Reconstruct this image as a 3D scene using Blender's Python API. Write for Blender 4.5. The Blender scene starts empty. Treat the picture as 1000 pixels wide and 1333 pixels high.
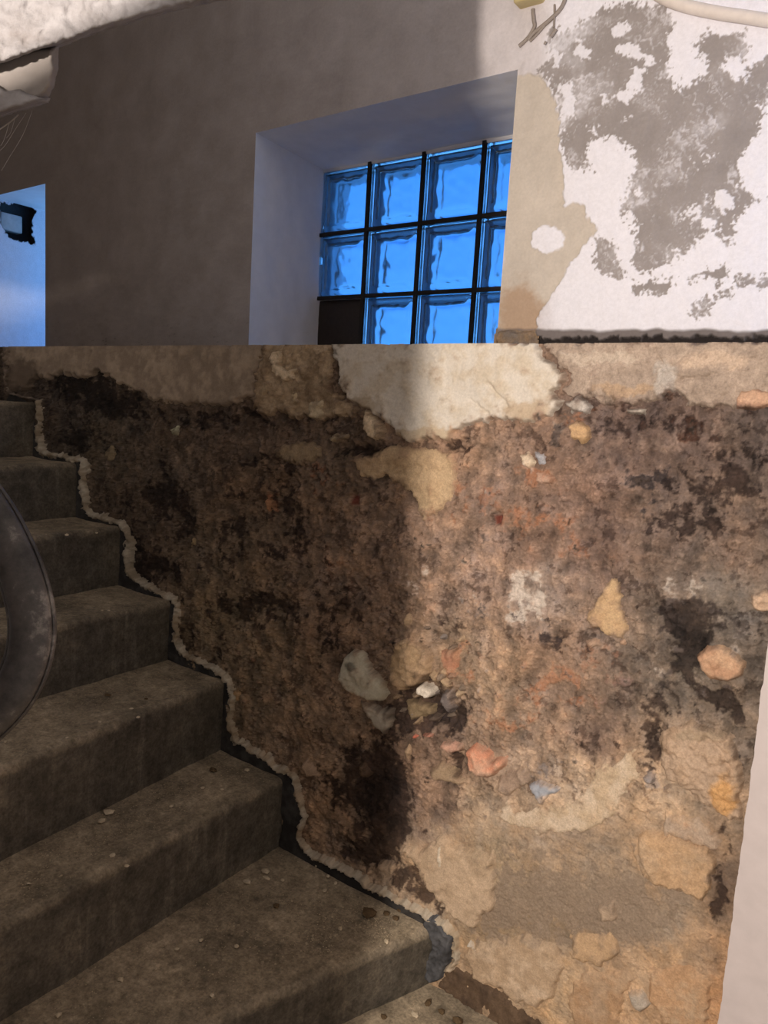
import bpy, bmesh, math, random
import numpy as np
from mathutils import Matrix, Vector

random.seed(7)
scn = bpy.context.scene
COL = scn.collection

# ------------------------------------------------------------------ camera
F = 974.0; CX, CY = 500.0, 666.5          # focal length and centre in pixels of the 1000x1333 frame
EYE = 1.25                                # camera height above the lower landing
def unit(v): return v / np.linalg.norm(v)
_down = unit(np.array([58 - CX, 8000 - CY, F])); _left = unit(np.array([-840 - CX, 456 - CY, F]))
_left = unit(_left - (_left @ _down) * _down)
AX, AZ = -_left, -_down
AY = np.cross(AZ, AX)
ROT = np.stack([AX, AY, AZ])              # world = ROT @ camera (x right, y down, z forward)
def hit(x, y, D):                         # pixel -> point on the plane Y = D
    d = ROT @ np.array([x - CX, y - CY, F]); d = d * (D / d[1]); return np.array([d[0], d[1], d[2] + EYE])
def hitz(x, y, z):                        # pixel -> point on the plane Z = z
    d = ROT @ np.array([x - CX, y - CY, F]); d = d * ((z - EYE) / d[2]); return np.array([d[0], d[1], d[2] + EYE])
def depth(x, y, dist):                    # pixel -> point at forward distance
    d = ROT @ (np.array([x - CX, y - CY, F]) * dist / F); return np.array([d[0], d[1], d[2] + EYE])
def proj(X, Y, Z):
    P = np.stack([X, Y, Z - EYE], 0).reshape(3, -1); c = ROT.T @ P
    return (CX + F * c[0] / c[2]).reshape(X.shape), (CY + F * c[1] / c[2]).reshape(X.shape)

cam = bpy.data.cameras.new('camera'); cob = bpy.data.objects.new('camera', cam); COL.objects.link(cob)
M = Matrix.Identity(4)
for i in range(3):
    M[i][0] = ROT[i, 0]; M[i][1] = -ROT[i, 1]; M[i][2] = -ROT[i, 2]
M[2][3] = EYE
cob.matrix_world = M
cam.sensor_fit = 'VERTICAL'; cam.sensor_height = 36; cam.lens = F / 1333 * 36; cam.clip_start = 0.02
scn.camera = cob

# ------------------------------------------------------------------ sky (blue dusk) and lamp
w = bpy.data.worlds.new('dusk_sky'); scn.world = w; w.use_nodes = True
nt = w.node_tree; bg = nt.nodes['Background']
tc = nt.nodes.new('ShaderNodeTexCoord'); sep = nt.nodes.new('ShaderNodeSeparateXYZ'); rp = nt.nodes.new('ShaderNodeValToRGB')
nt.links.new(tc.outputs['Generated'], sep.inputs[0]); nt.links.new(sep.outputs['Z'], rp.inputs[0]); nt.links.new(rp.outputs[0], bg.inputs[0])
rp.color_ramp.elements[0].position = 0.0; rp.color_ramp.elements[0].color = (0.15, 0.47, 1.0, 1)
rp.color_ramp.elements[1].position = 0.8; rp.color_ramp.elements[1].color = (0.05, 0.27, 0.9, 1)
bg.inputs[1].default_value = 2.3

LAMP = (-0.30, -0.50, EYE + 0.10)
ld = bpy.data.lights.new('work_lamp_bulb', 'POINT'); ld.energy = 135; ld.color = (1.0, 0.89, 0.79); ld.shadow_soft_size = 0.022
lo = bpy.data.objects.new('work_lamp_bulb', ld); COL.objects.link(lo); lo.location = LAMP

scn.view_settings.view_transform = 'Standard'; scn.view_settings.look = 'None'
scn.view_settings.gamma = 1; scn.view_settings.use_curve_mapping = False
scn.view_settings.exposure = 0.0

# ------------------------------------------------------------------ helpers
def lin(c):
    c = np.asarray(c, float) / 255.0
    return np.where(c <= 0.04045, c / 12.92, ((c + 0.055) / 1.055) ** 2.4)
GL, GS = 1.0, 4.0
def desat(c, k=0.86): m = float(c @ np.array([.3, .59, .11])); return m + (c - m) * k
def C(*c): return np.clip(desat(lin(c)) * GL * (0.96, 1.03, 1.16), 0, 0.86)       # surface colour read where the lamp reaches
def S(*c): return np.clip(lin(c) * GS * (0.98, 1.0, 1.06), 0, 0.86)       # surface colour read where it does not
def sm(a, b, x):
    t = np.clip((x - a) / (b - a), 0, 1); return t * t * (3 - 2 * t)

def gnoise(x, y, seed=0):
    xi = np.floor(x).astype(np.int64); yi = np.floor(y).astype(np.int64)
    xf = x - xi; yf = y - yi
    def g(ix, iy, dx, dy):
        h = (ix * 374761393 + iy * 668265263 + seed * 974634593) & 0xffffffff
        h = ((h ^ (h >> 13)) * 1274126177) & 0xffffffff
        h = (h ^ (h >> 16)) & 0xffff
        a = h * (2 * math.pi / 65536)
        return np.cos(a) * dx + np.sin(a) * dy
    u = xf ** 3 * (xf * (xf * 6 - 15) + 10); v = yf ** 3 * (yf * (yf * 6 - 15) + 10)
    a = g(xi, yi, xf, yf); b = g(xi + 1, yi, xf - 1, yf); c = g(xi, yi + 1, xf, yf - 1); d = g(xi + 1, yi + 1, xf - 1, yf - 1)
    return (a + (b - a) * u + (c - a) * v + (a - b - c + d) * u * v) * 1.5
def fbm(x, y, scale, octv=4, seed=0, gain=0.5):
    r = 0; amp = 1.0; tot = 0
    for o in range(octv):
        r = r + amp * gnoise(x * scale + 17.3 * o, y * scale - 9.1 * o, seed + o * 11); tot += amp
        amp *= gain; scale *= 2.03
    return r / tot * 1.4

def sdist(px, py, poly):
    """signed distance to a polygon, negative inside"""
    P = np.asarray(poly, float); n = len(P)
    d = np.full(px.shape, 1e9); ins = np.zeros(px.shape, bool)
    for i in range(n):
        ax, ay = P[i]; bx, by = P[(i + 1) % n]
        ex, ey = bx - ax, by - ay
        t = np.clip(((px - ax) * ex + (py - ay) * ey) / (ex * ex + ey * ey + 1e-9), 0, 1)
        d = np.minimum(d, (px - ax - t * ex) ** 2 + (py - ay - t * ey) ** 2)
        if ay != by:
            cr = ((ay > py) != (by > py)) & (px < (bx - ax) * (py - ay) / (by - ay) + ax)
            ins ^= cr
    d = np.sqrt(d)
    return np.where(ins, -d, d)
def ldist(px, py, line):
    P = np.asarray(line, float); d = np.full(px.shape, 1e9)
    for i in range(len(P) - 1):
        ax, ay = P[i][:2]; bx, by = P[i + 1][:2]; ex, ey = bx - ax, by - ay
        t = np.clip(((px - ax) * ex + (py - ay) * ey) / (ex * ex + ey * ey + 1e-9), 0, 1)
        d = np.minimum(d, (px - ax - t * ex) ** 2 + (py - ay - t * ey) ** 2)
    return np.sqrt(d)
def ell(cx, cy, rx, ry, n=12, rot=0.0):
    r = math.radians(rot)
    return [(cx + rx * math.cos(a) * math.cos(r) - ry * math.sin(a) * math.sin(r),
             cy + rx * math.cos(a) * math.sin(r) + ry * math.sin(a) * math.cos(r)) for a in [2 * math.pi * k / n for k in range(n)]]

def tag(o, label=None, cat=None, group=None, kind=None):
    if label: o['label'] = label
    if cat: o['category'] = cat
    if group: o['group'] = group
    if kind: o['kind'] = kind
    return o
def link(name, me, mat=None, parent=None, smooth=True):
    o = bpy.data.objects.new(name, me); COL.objects.link(o)
    if mat: me.materials.append(mat)
    if parent: o.parent = parent
    if smooth and len(me.polygons):
        me.polygons.foreach_set('use_smooth', np.ones(len(me.polygons), bool))
    return o
def mesh_np(name, V, Q, col=None, extra=None):
    """V (n,3), Q (m,4) quads -> mesh, optional point colour"""
    me = bpy.data.meshes.new(name); n, m = len(V), len(Q); k = Q.shape[1]
    me.vertices.add(n); me.vertices.foreach_set('co', np.ascontiguousarray(V, np.float32).ravel())
    me.loops.add(m * k); me.loops.foreach_set('vertex_index', np.ascontiguousarray(Q, np.int32).ravel())
    me.polygons.add(m); me.polygons.foreach_set('loop_start', np.arange(0, m * k, k, dtype=np.int32))
    if col is not None:
        a = me.attributes.new('Col', 'FLOAT_COLOR', 'POINT')
        a.data.foreach_set('color', np.concatenate([col, np.ones((n, 1))], 1).astype(np.float32).ravel())
    if extra is not None:
        a = me.attributes.new('dust', 'FLOAT', 'POINT'); a.data.foreach_set('value', extra.astype(np.float32).ravel())
    me.update(calc_edges=True); me.validate()
    return me
def grid_quads(nr, nc, keep=None, flip=False):
    i = np.arange(nr * nc).reshape(nr, nc)
    q = np.stack([i[:-1, :-1], i[:-1, 1:], i[1:, 1:], i[1:, :-1]], -1).reshape(-1, 4)
    if flip: q = q[:, ::-1]
    if keep is not None: q = q[keep.ravel()]
    return q
def compact(V, Q, *arrs):
    u, inv = np.unique(Q, return_inverse=True)
    return (V[u], inv.reshape(Q.shape)) + tuple(a[u] for a in arrs)
def box_mesh(name, x0, x1, y0, y1, z0, z1, bev=0.0, seg=2):
    bm = bmesh.new(); bmesh.ops.create_cube(bm, size=1)
    for v in bm.verts:
        v.co = Vector(((x0 + x1) / 2 + v.co.x * (x1 - x0), (y0 + y1) / 2 + v.co.y * (y1 - y0), (z0 + z1) / 2 + v.co.z * (z1 - z0)))
    if bev: bmesh.ops.bevel(bm, geom=bm.edges[:], offset=bev, segments=seg, affect='EDGES', profile=0.5)
    me = bpy.data.meshes.new(name); bm.to_mesh(me); bm.free(); return me
def tube_mesh(name, pts, rad, n=10, sub=6):
    """round tube along a Catmull-Rom curve"""
    P = [np.asarray(p, float) for p in pts]; P = [2 * P[0] - P[1]] + P + [2 * P[-1] - P[-2]]
    R = list(rad) if hasattr(rad, '__len__') else [rad] * len(pts); R = [R[0]] + R + [R[-1]]
    cs, rs = [], []
    for i in range(1, len(P) - 2):
        for s in range(sub):
            t = s / sub
            cs.append(0.5 * ((2 * P[i]) + (P[i + 1] - P[i - 1]) * t + (2 * P[i - 1] - 5 * P[i] + 4 * P[i + 1] - P[i + 2]) * t * t + (3 * P[i] - P[i - 1] - 3 * P[i + 1] + P[i + 2]) * t ** 3))
            rs.append(R[i] * (1 - t) + R[i + 1] * t)
    cs.append(P[-2]); rs.append(R[-2]); cs = np.array(cs)
    T = np.gradient(cs, axis=0); T /= np.linalg.norm(T, axis=1)[:, None]
    up = np.array([0.3, -1, 0.2]); V = []
    for c, t, r in zip(cs, T, rs):
        a = unit(np.cross(t, up)); b = np.cross(t, a)
        for k in range(n):
            an = 2 * math.pi * k / n; V.append(c + r * (math.cos(an) * a + math.sin(an) * b))
    Q = []
    for i in range(len(cs) - 1):
        for k in range(n): Q.append([i * n + k, i * n + (k + 1) % n, (i + 1) * n + (k + 1) % n, (i + 1) * n + k])
    me = mesh_np(name, np.array(V), np.array(Q)); return me

# ------------------------------------------------------------------ materials
def newmat(name):
    m = bpy.data.materials.new(name); m.use_nodes = True
    return m, m.node_tree, m.node_tree.nodes['Principled BSDF']
def noise_node(nt, scale, detail=6, rough=0.6):
    tc = nt.nodes.new('ShaderNodeTexCoord'); n = nt.nodes.new('ShaderNodeTexNoise')
    n.inputs['Scale'].default_value = scale; n.inputs['Detail'].default_value = detail; n.inputs['Roughness'].default_value = rough
    nt.links.new(tc.outputs['Object'], n.inputs['Vector']); return n
def ramp(nt, src, stops):
    r = nt.nodes.new('ShaderNodeValToRGB'); e = r.color_ramp.elements
    while len(e) < len(stops): e.new(0.5)
    for x, (p, c) in zip(e, stops): x.position = p; x.color = (*c, 1)
    nt.links.new(src, r.inputs[0]); return r
def mul(nt, a, b, fac=1.0):
    m = nt.nodes.new('ShaderNodeMix'); m.data_type = 'RGBA'; m.blend_type = 'MULTIPLY'; m.inputs[0].default_value = fac
    nt.links.new(a, m.inputs[6]); nt.links.new(b, m.inputs[7]); return m.outputs[2]
def bump(nt, bsdf, src, strength, dist=0.002):
    b = nt.nodes.new('ShaderNodeBump'); b.inputs['Strength'].default_value = strength; b.inputs['Distance'].default_value = dist
    nt.links.new(src, b.inputs['Height']); nt.links.new(b.outputs[0], bsdf.inputs['Normal']); return b
def painted(name, s1=260, s2=70, lo=0.62, hi=1.25, b=0.7, rough=0.92, spec=0.2, bd=0.003):
    """colour comes from the piece's own colour attribute, grain and pits from noise"""
    m, nt, bs = newmat(name)
    at = nt.nodes.new('ShaderNodeAttribute'); at.attribute_name = 'Col'
    n1 = noise_node(nt, s1, 5, 0.65); n2 = noise_node(nt, s2, 8, 0.7)
    r1 = ramp(nt, n1.outputs[0], [(0.3, (lo,) * 3), (0.7, (hi,) * 3)])
    r2 = ramp(nt, n2.outputs[0], [(0.35, (lo + 0.12,) * 3), (0.68, (hi - 0.05,) * 3)])
    c = mul(nt, mul(nt, at.outputs['Color'], r1.outputs[0]), r2.outputs[0])
    nt.links.new(c, bs.inputs['Base Color'])
    bs.inputs['Roughness'].default_value = rough; bs.inputs['Specular IOR Level'].default_value = spec
    ad = nt.nodes.new('ShaderNodeMath'); ad.operation = 'ADD'
    nt.links.new(n1.outputs[0], ad.inputs[0]); nt.links.new(n2.outputs[0], ad.inputs[1])
    bump(nt, bs, ad.outputs[0], b, bd)
    return m
def plain(name, rgb, var=0.12, scale=40, rough=0.8, b=0.25, spec=0.3, bd=0.002, metal=0):
    m, nt, bs = newmat(name); c = lin(rgb)
    n = noise_node(nt, scale, 7, 0.6)
    r = ramp(nt, n.outputs[0], [(0.3, tuple(np.clip(c * (1 - var), 0, 1))), (0.7, tuple(np.clip(c * (1 + var), 0, 1)))])
    nt.links.new(r.outputs[0], bs.inputs['Base Color'])
    bs.inputs['Roughness'].default_value = rough; bs.inputs['Specular IOR Level'].default_value = spec; bs.inputs['Metallic'].default_value = metal
    if b: bump(nt, bs, n.outputs[0], b, bd)
    return m
MAT = {}
MAT['masonry'] = painted('damp_masonry', 260, 75, 0.80, 1.16, 0.55, 0.92, 0.25, 0.004)
MAT['patch'] = painted('sandy_mortar', 300, 80, 0.78, 1.16, 0.6, 0.95, 0.15, 0.0025)
MAT['smooth'] = painted('smooth_plaster', 220, 40, 0.88, 1.08, 0.3, 0.9, 0.2, 0.0015)
MAT['upper'] = painted('upper_plaster', 160, 30, 0.93, 1.05, 0.25, 0.9, 0.2, 0.0015)
MAT['white'] = plain('white_wall_paint', (184, 174, 172), 0.05, 30, 0.75, 0.2)
MAT['room'] = plain('stairwell_paint', (184, 184, 186), 0.06, 12, 0.85, 0.2)
MAT['reveal'] = plain('reveal_paint', (228, 226, 228), 0.04, 25, 0.85, 0.25)
MAT['joint'] = plain('dark_joint', (38, 34, 32), 0.3, 120, 0.8, 0.3)
MAT['conduit'] = plain('painted_conduit', (226, 214, 204), 0.05, 60, 0.7, 0.15)
MAT['box'] = plain('cream_plastic', (196, 178, 132), 0.08, 50, 0.5, 0.1)
MAT['wire'] = plain('grey_wire', (150, 138, 128), 0.12, 200, 0.6, 0.1)
MAT['rail'] = None
MAT['crumb'] = plain('plaster_crumb', (198, 182, 156), 0.25, 120, 0.95, 0.4)
MAT['crumb_dark'] = plain('dark_crumb', (96, 78, 56), 0.3, 150, 0.95, 0.4)
MAT['grit'] = plain('grit', (176, 160, 134), 0.35, 30, 0.95, 0.2)
MAT['web'] = plain('cobweb', (150, 144, 138), 0.1, 80, 0.9, 0)
MAT['grey_box'] = plain('grey_plastic', (178, 176, 174), 0.1, 60, 0.6, 0.1)
MAT['dark_panel'] = plain('dark_panel', (46, 38, 34), 0.25, 70, 0.5, 0.2)

# ------------------------------------------------------------------ lower wall: damp masonry
DW = 1.32; DU = 1.57; LEDGE = EYE + 0.145
px_cols = np.concatenate([np.linspace(-30, 500, 330), np.linspace(501.6, 1080, 390)])
XS = np.array([hit(p, 700, DW)[0] for p in px_cols])
ZS = np.linspace(-0.05, LEDGE, 700)
GX, GZ = np.meshgrid(XS, ZS)
PX, PY = proj(GX, np.full_like(GX, DW), GZ)

class Fields:
    """noise fields of a set of wall points"""
    def __init__(s, X, Z, px, py):
        s.X, s.Z, s.px, s.py = X, Z, px, py
        s.w1 = fbm(X, Z, 14, 3, 1); s.w2 = fbm(X, Z, 14, 3, 51)
        s.w3 = fbm(X, Z, 70, 3, 2); s.w4 = fbm(X, Z, 70, 3, 52)
        s.n1 = fbm(X, Z, 9, 5, 3); s.n2 = fbm(X, Z, 34, 5, 4); s.n3 = fbm(X, Z, 130, 3, 5); s.n4 = fbm(X, Z, 22, 5, 6, 0.62); s.n5 = fbm(X, Z, 52, 4, 7, 0.66); s.n6 = fbm(X, Z, 60, 4, 8, 0.66); s.n7 = fbm(X, Z, 16, 4, 9); s.n8 = fbm(X * 2.2, Z, 13, 5, 10, 0.6)
    def warp(s, a, b):
        return s.px + a * s.w1 * 2 + b * s.w3 * 2, s.py + a * s.w2 * 2 + b * s.w4 * 2

def gsum(x, y, L):
    r = np.zeros_like(x)
    for cx, cy, rx, ry, a in L: r += a * np.exp(-((x - cx) / rx) ** 2 - ((y - cy) / ry) ** 2)
    return r

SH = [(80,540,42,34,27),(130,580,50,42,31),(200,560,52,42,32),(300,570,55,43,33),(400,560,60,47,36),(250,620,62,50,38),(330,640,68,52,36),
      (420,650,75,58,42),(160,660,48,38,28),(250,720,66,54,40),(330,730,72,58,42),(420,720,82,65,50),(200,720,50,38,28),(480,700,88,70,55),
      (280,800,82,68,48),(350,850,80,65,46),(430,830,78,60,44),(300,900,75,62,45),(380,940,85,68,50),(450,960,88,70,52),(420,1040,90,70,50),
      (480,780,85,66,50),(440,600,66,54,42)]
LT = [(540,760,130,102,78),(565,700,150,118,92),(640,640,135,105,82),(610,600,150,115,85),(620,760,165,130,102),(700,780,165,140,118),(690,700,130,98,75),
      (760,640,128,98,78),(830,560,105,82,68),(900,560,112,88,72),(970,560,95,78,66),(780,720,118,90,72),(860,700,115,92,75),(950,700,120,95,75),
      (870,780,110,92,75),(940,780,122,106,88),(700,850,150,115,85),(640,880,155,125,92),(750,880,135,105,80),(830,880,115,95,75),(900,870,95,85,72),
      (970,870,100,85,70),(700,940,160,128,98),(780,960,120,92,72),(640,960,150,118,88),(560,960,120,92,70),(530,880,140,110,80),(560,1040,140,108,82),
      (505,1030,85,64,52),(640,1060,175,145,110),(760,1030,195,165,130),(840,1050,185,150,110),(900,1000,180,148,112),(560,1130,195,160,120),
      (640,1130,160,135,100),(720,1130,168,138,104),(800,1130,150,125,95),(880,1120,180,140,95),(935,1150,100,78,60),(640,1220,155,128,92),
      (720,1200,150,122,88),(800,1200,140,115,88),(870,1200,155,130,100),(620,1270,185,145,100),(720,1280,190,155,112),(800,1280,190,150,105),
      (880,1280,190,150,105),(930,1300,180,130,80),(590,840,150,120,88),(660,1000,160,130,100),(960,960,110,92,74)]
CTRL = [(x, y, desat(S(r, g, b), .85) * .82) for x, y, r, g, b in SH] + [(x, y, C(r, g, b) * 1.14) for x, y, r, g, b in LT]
DARK = [(100,505,45,20,1.3),(150,525,32,18,1.1),(100,572,32,22,.9),(300,545,170,8,.7),(212,640,22,34,1.0),(238,672,14,34,.8),(190,742,40,28,.9),  # mould, plus shade in recesses and under the plaster tongue painted in
        (372,640,14,40,.6),(345,600,45,10,.6),(470,583,42,13,1.2),(385,700,40,60,.5),(330,790,56,17,1.0),(455,790,40,30,.5),(242,830,14,30,.8),
        (282,862,20,30,.7),(420,830,40,40,.4),(490,1000,40,46,1.2),(505,1060,46,40,1.2),(440,1030,24,36,.6),(592,577,20,12,1.2),(960,600,45,60,.55),
        (880,640,60,30,.6),(860,545,70,22,.5),(900,682,60,16,.8),(730,830,30,26,.6),(858,965,24,44,.9),(900,800,56,26,.9),(890,850,20,40,.8),
        (640,790,46,26,.35),(930,915,34,16,1.0),(600,815,50,16,.5),(780,975,60,18,.5),(540,935,50,22,.7),(590,995,16,18,.9),(470,1104,26,12,1.2),(500,1120,26,12,1.2),(530,1142,24,11,1.3),(556,1166,22,9,1.3),(584,1190,12,7,1.1),  # diagonal run paints the shade in the wedge above the steps
        (560,1165,30,16,1.0),(935,1170,14,50,1.0),(945,1090,10,60,.6),(960,930,14,30,.6),(700,610,60,40,.2),(770,560,60,20,.4),(500,1090,20,16,1),
        (545,900,44,40,.7),(575,925,34,20,.9),(160,690,20,40,.6),(310,690,20,60,.5),(560,620,80,60,-.8),(820,480,200,30,-.6),(760,1150,150,130,-.9),
        (640,740,60,50,-.35),(860,620,170,90,.10),(300,690,230,160,.16),(960,640,60,120,.1),(820,560,120,40,.1),(890,830,34,40,.5),(960,820,30,60,.3),(870,900,40,30,.4)]
SALT = [(680,755,16,26,.75),(700,785,24,22,.8),(668,805,20,14,.6),(350,600,40,16,.2),(950,820,30,40,.5),(900,765,50,16,.5),(865,850,16,50,.55),(935,905,30,10,.5),(690,600,20,14,.5),(540,760,30,40,.35),
        (740,560,30,22,.4),(640,880,60,30,.25),(620,780,40,30,.3)]
RUST = [(700,610,26,18,.8),(352,655,12,20,.8),(600,870,26,30,.5),(420,620,40,30,.35),(745,545,30,14,.6),(640,940,60,14,.35),(880,560,90,40,.25),(650,660,60,40,.3),
        (760,880,80,60,.3),(440,740,40,40,.25),(340,860,60,60,.15),(590,640,40,40,.3),(720,700,60,50,.3),(560,770,50,40,.25),(700,900,60,50,.25),(920,1060,30,30,.4),(880,1290,60,40,.3)]
COOL = [(640,690,24,60,.35),(620,800,50,20,.5),(850,640,60,50,.45),(930,800,60,50,.4),(720,830,40,40,.4),(590,940,40,20,.4),(790,900,50,50,.35),(700,540,60,20,.3),(700,1000,60,24,.5),(850,1010,14,20,.9)]
GREY_L = [(680,1160,60,60,.6),(820,1180,70,50,.9),(780,1090,60,26,.5),(640,1190,40,40,.5),(750,1180,60,40,.5),(700,1240,30,20,.3)]

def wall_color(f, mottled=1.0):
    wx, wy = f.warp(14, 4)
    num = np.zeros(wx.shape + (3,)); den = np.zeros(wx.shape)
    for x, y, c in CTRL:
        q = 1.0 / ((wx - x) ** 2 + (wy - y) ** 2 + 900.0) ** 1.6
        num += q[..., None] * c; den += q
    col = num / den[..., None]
    rid = 1 - np.abs(f.n4 * 1.6); vein = sm(.80, 1.0, rid + .25 * f.n3 - .1) * sm(-.2, .4, f.n1)
    mottled = mottled * (1 - .45 * sm(1020, 1080, f.py) * sm(480, 560, f.px))
    lum = 1 + mottled * (0.48 * f.n4 + 0.20 * f.n2 + 0.16 * f.n3 + .45 * f.n8 + .30 * f.w1) - .35 * vein
    col = col * np.clip(lum, 0.25, 1.9)[..., None]
    warm = np.clip(f.n1 * 0.6 + f.n2 * 0.4, -1, 1)[..., None]
    col = col * (1 + warm * np.array([0.10, 0.0, -0.13]))
    reg = 1 - 0.6 * sm(1030, 1080, f.py) * sm(480, 560, f.px)
    m = (0.55 * reg * sm(.28, .46, f.n5 + .60 * f.n7))[..., None]; col = col * (1 - m) + (col * 1.35 + 0.05) * m * np.array([1, .98, .96])
    lf = sm(560, 440, f.px)
    m = ((0.74 + .1 * lf) * reg * sm(.22, .42, f.n6 * .8 - .65 * f.n7 + lf * (.5 * f.n8 + .08)))[..., None]; col = col * (1 - m) + col * np.array([.38, .34, .33]) * m
    col = col * (1 + np.clip(f.n7 * .5 + f.n5 * .4, -1, 1)[..., None] * np.array([.10, 0, -.16]))
    wx, wy = f.warp(9, 3)
    def over(col, L, c, lo, hi, na, nb, k=1.0):
        m = sm(lo, hi, gsum(wx, wy, L) + na * f.n4 + nb * f.n2 + 0.15 * f.n3 + .22 * f.n6) * k
        return col * (1 - m[..., None]) + np.asarray(c) * m[..., None]
    col = over(col, RUST, C(178, 112, 66), 0.36, 0.7, .5, .4, .65)
    col = over(col, COOL, C(128, 120, 114), 0.42, 0.85, .5, .45, .6)
    col = over(col, SALT, C(214, 192, 166), 0.45, 0.85, .45, .55, .8)
    col = over(col, GREY_L, C(150, 125, 97), 0.35, 0.6, .5, .3, .85)
    md = sm(0.40, 0.74, gsum(wx, wy, DARK) * .92 + .55 * f.n4 + .40 * f.n2 + .15 * f.n3 + .30 * f.n6)[..., None]
    col = col * (1 - md) + (col * np.array([.22, .20, .205]) + .003) * md
    sp = sm(0.52, 0.8, f.n4 + 0.45 * f.n3 + np.where(wy > 1040, -.32, 0) + 0.12 * (f.px < 520))          # small black mould specks
    col = col * (1 - 0.62 * sp[..., None])
    return np.clip(col, 0.004, 0.85)

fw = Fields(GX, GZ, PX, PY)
HOLES = [(575,845,26,20,.02),(545,905,36,26,.026),(575,930,22,14,.02),(470,583,40,9,.014),(592,577,16,8,.012),(596,990,8,16,.02),(520,1128,40,12,.02),(565,1168,24,10,.018),
         (463,651,6,7,.012),(648,677,7,8,.014),(905,770,40,9,.006),(185,735,30,20,.008),(238,565,12,10,.008),(635,1296,50,16,.014),(690,1330,40,14,.014)]
BUMPS = [(690,760,40,60,.005),(640,880,60,50,.006),(900,1000,60,70,.004),(780,1150,160,120,.006),(640,1140,60,60,.006),(330,850,80,80,.004),(930,800,60,40,.008)]
wx, wy = fw.warp(6, 2)
H = 0.009 * fw.n1 + 0.006 * fw.n4 - 0.004 * sm(.8, 1.0, 1 - np.abs(fw.n4 * 1.6)) + 0.0022 * fw.n2 + 0.0014 * fw.n3 + gsum(wx, wy, BUMPS) - gsum(wx, wy, HOLES)
sft = sm(1020, 1080, PY) * sm(480, 560, PX)
H = H * (1 - 0.5 * sft) + (0.0016 * fw.n5 - 0.0016 * sm(.1, .6, fw.n6)) * 0.9 * (1 - .75 * sft) - sft * (.003 * fw.n4 * .7 + .0015 * fw.n2)
H = H - 0.006 * sm(0.35, 0.8, gsum(wx, wy, DARK) + .4 * fw.n4)
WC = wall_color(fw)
# brick red inside the two small holes
for hx, hy in ((463, 651), (648, 677)):
    m = sm(1.0, 0.4, np.maximum(abs(PX - hx) / 7.5, abs(PY - hy) / 8.5))[..., None]
    WC = WC * (1 - m) + C(120, 58, 38) * m
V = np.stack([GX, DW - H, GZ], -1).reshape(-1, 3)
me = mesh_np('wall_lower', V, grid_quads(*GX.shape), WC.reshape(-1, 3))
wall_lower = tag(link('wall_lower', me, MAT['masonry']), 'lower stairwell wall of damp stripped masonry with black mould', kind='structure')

def base_h(X, Z):
    fx = np.clip(np.interp(X, XS, np.arange(len(XS))), 0, len(XS) - 1.001); fz = np.clip(np.interp(Z, ZS, np.arange(len(ZS))), 0, len(ZS) - 1.001)
    i = fx.astype(int); j = fz.astype(int); a = fx - i; b = fz - j
    return (H[j, i] * (1 - a) + H[j, i + 1] * a) * (1 - b) + (H[j + 1, i] * (1 - a) + H[j + 1, i + 1] * a) * b

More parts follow.
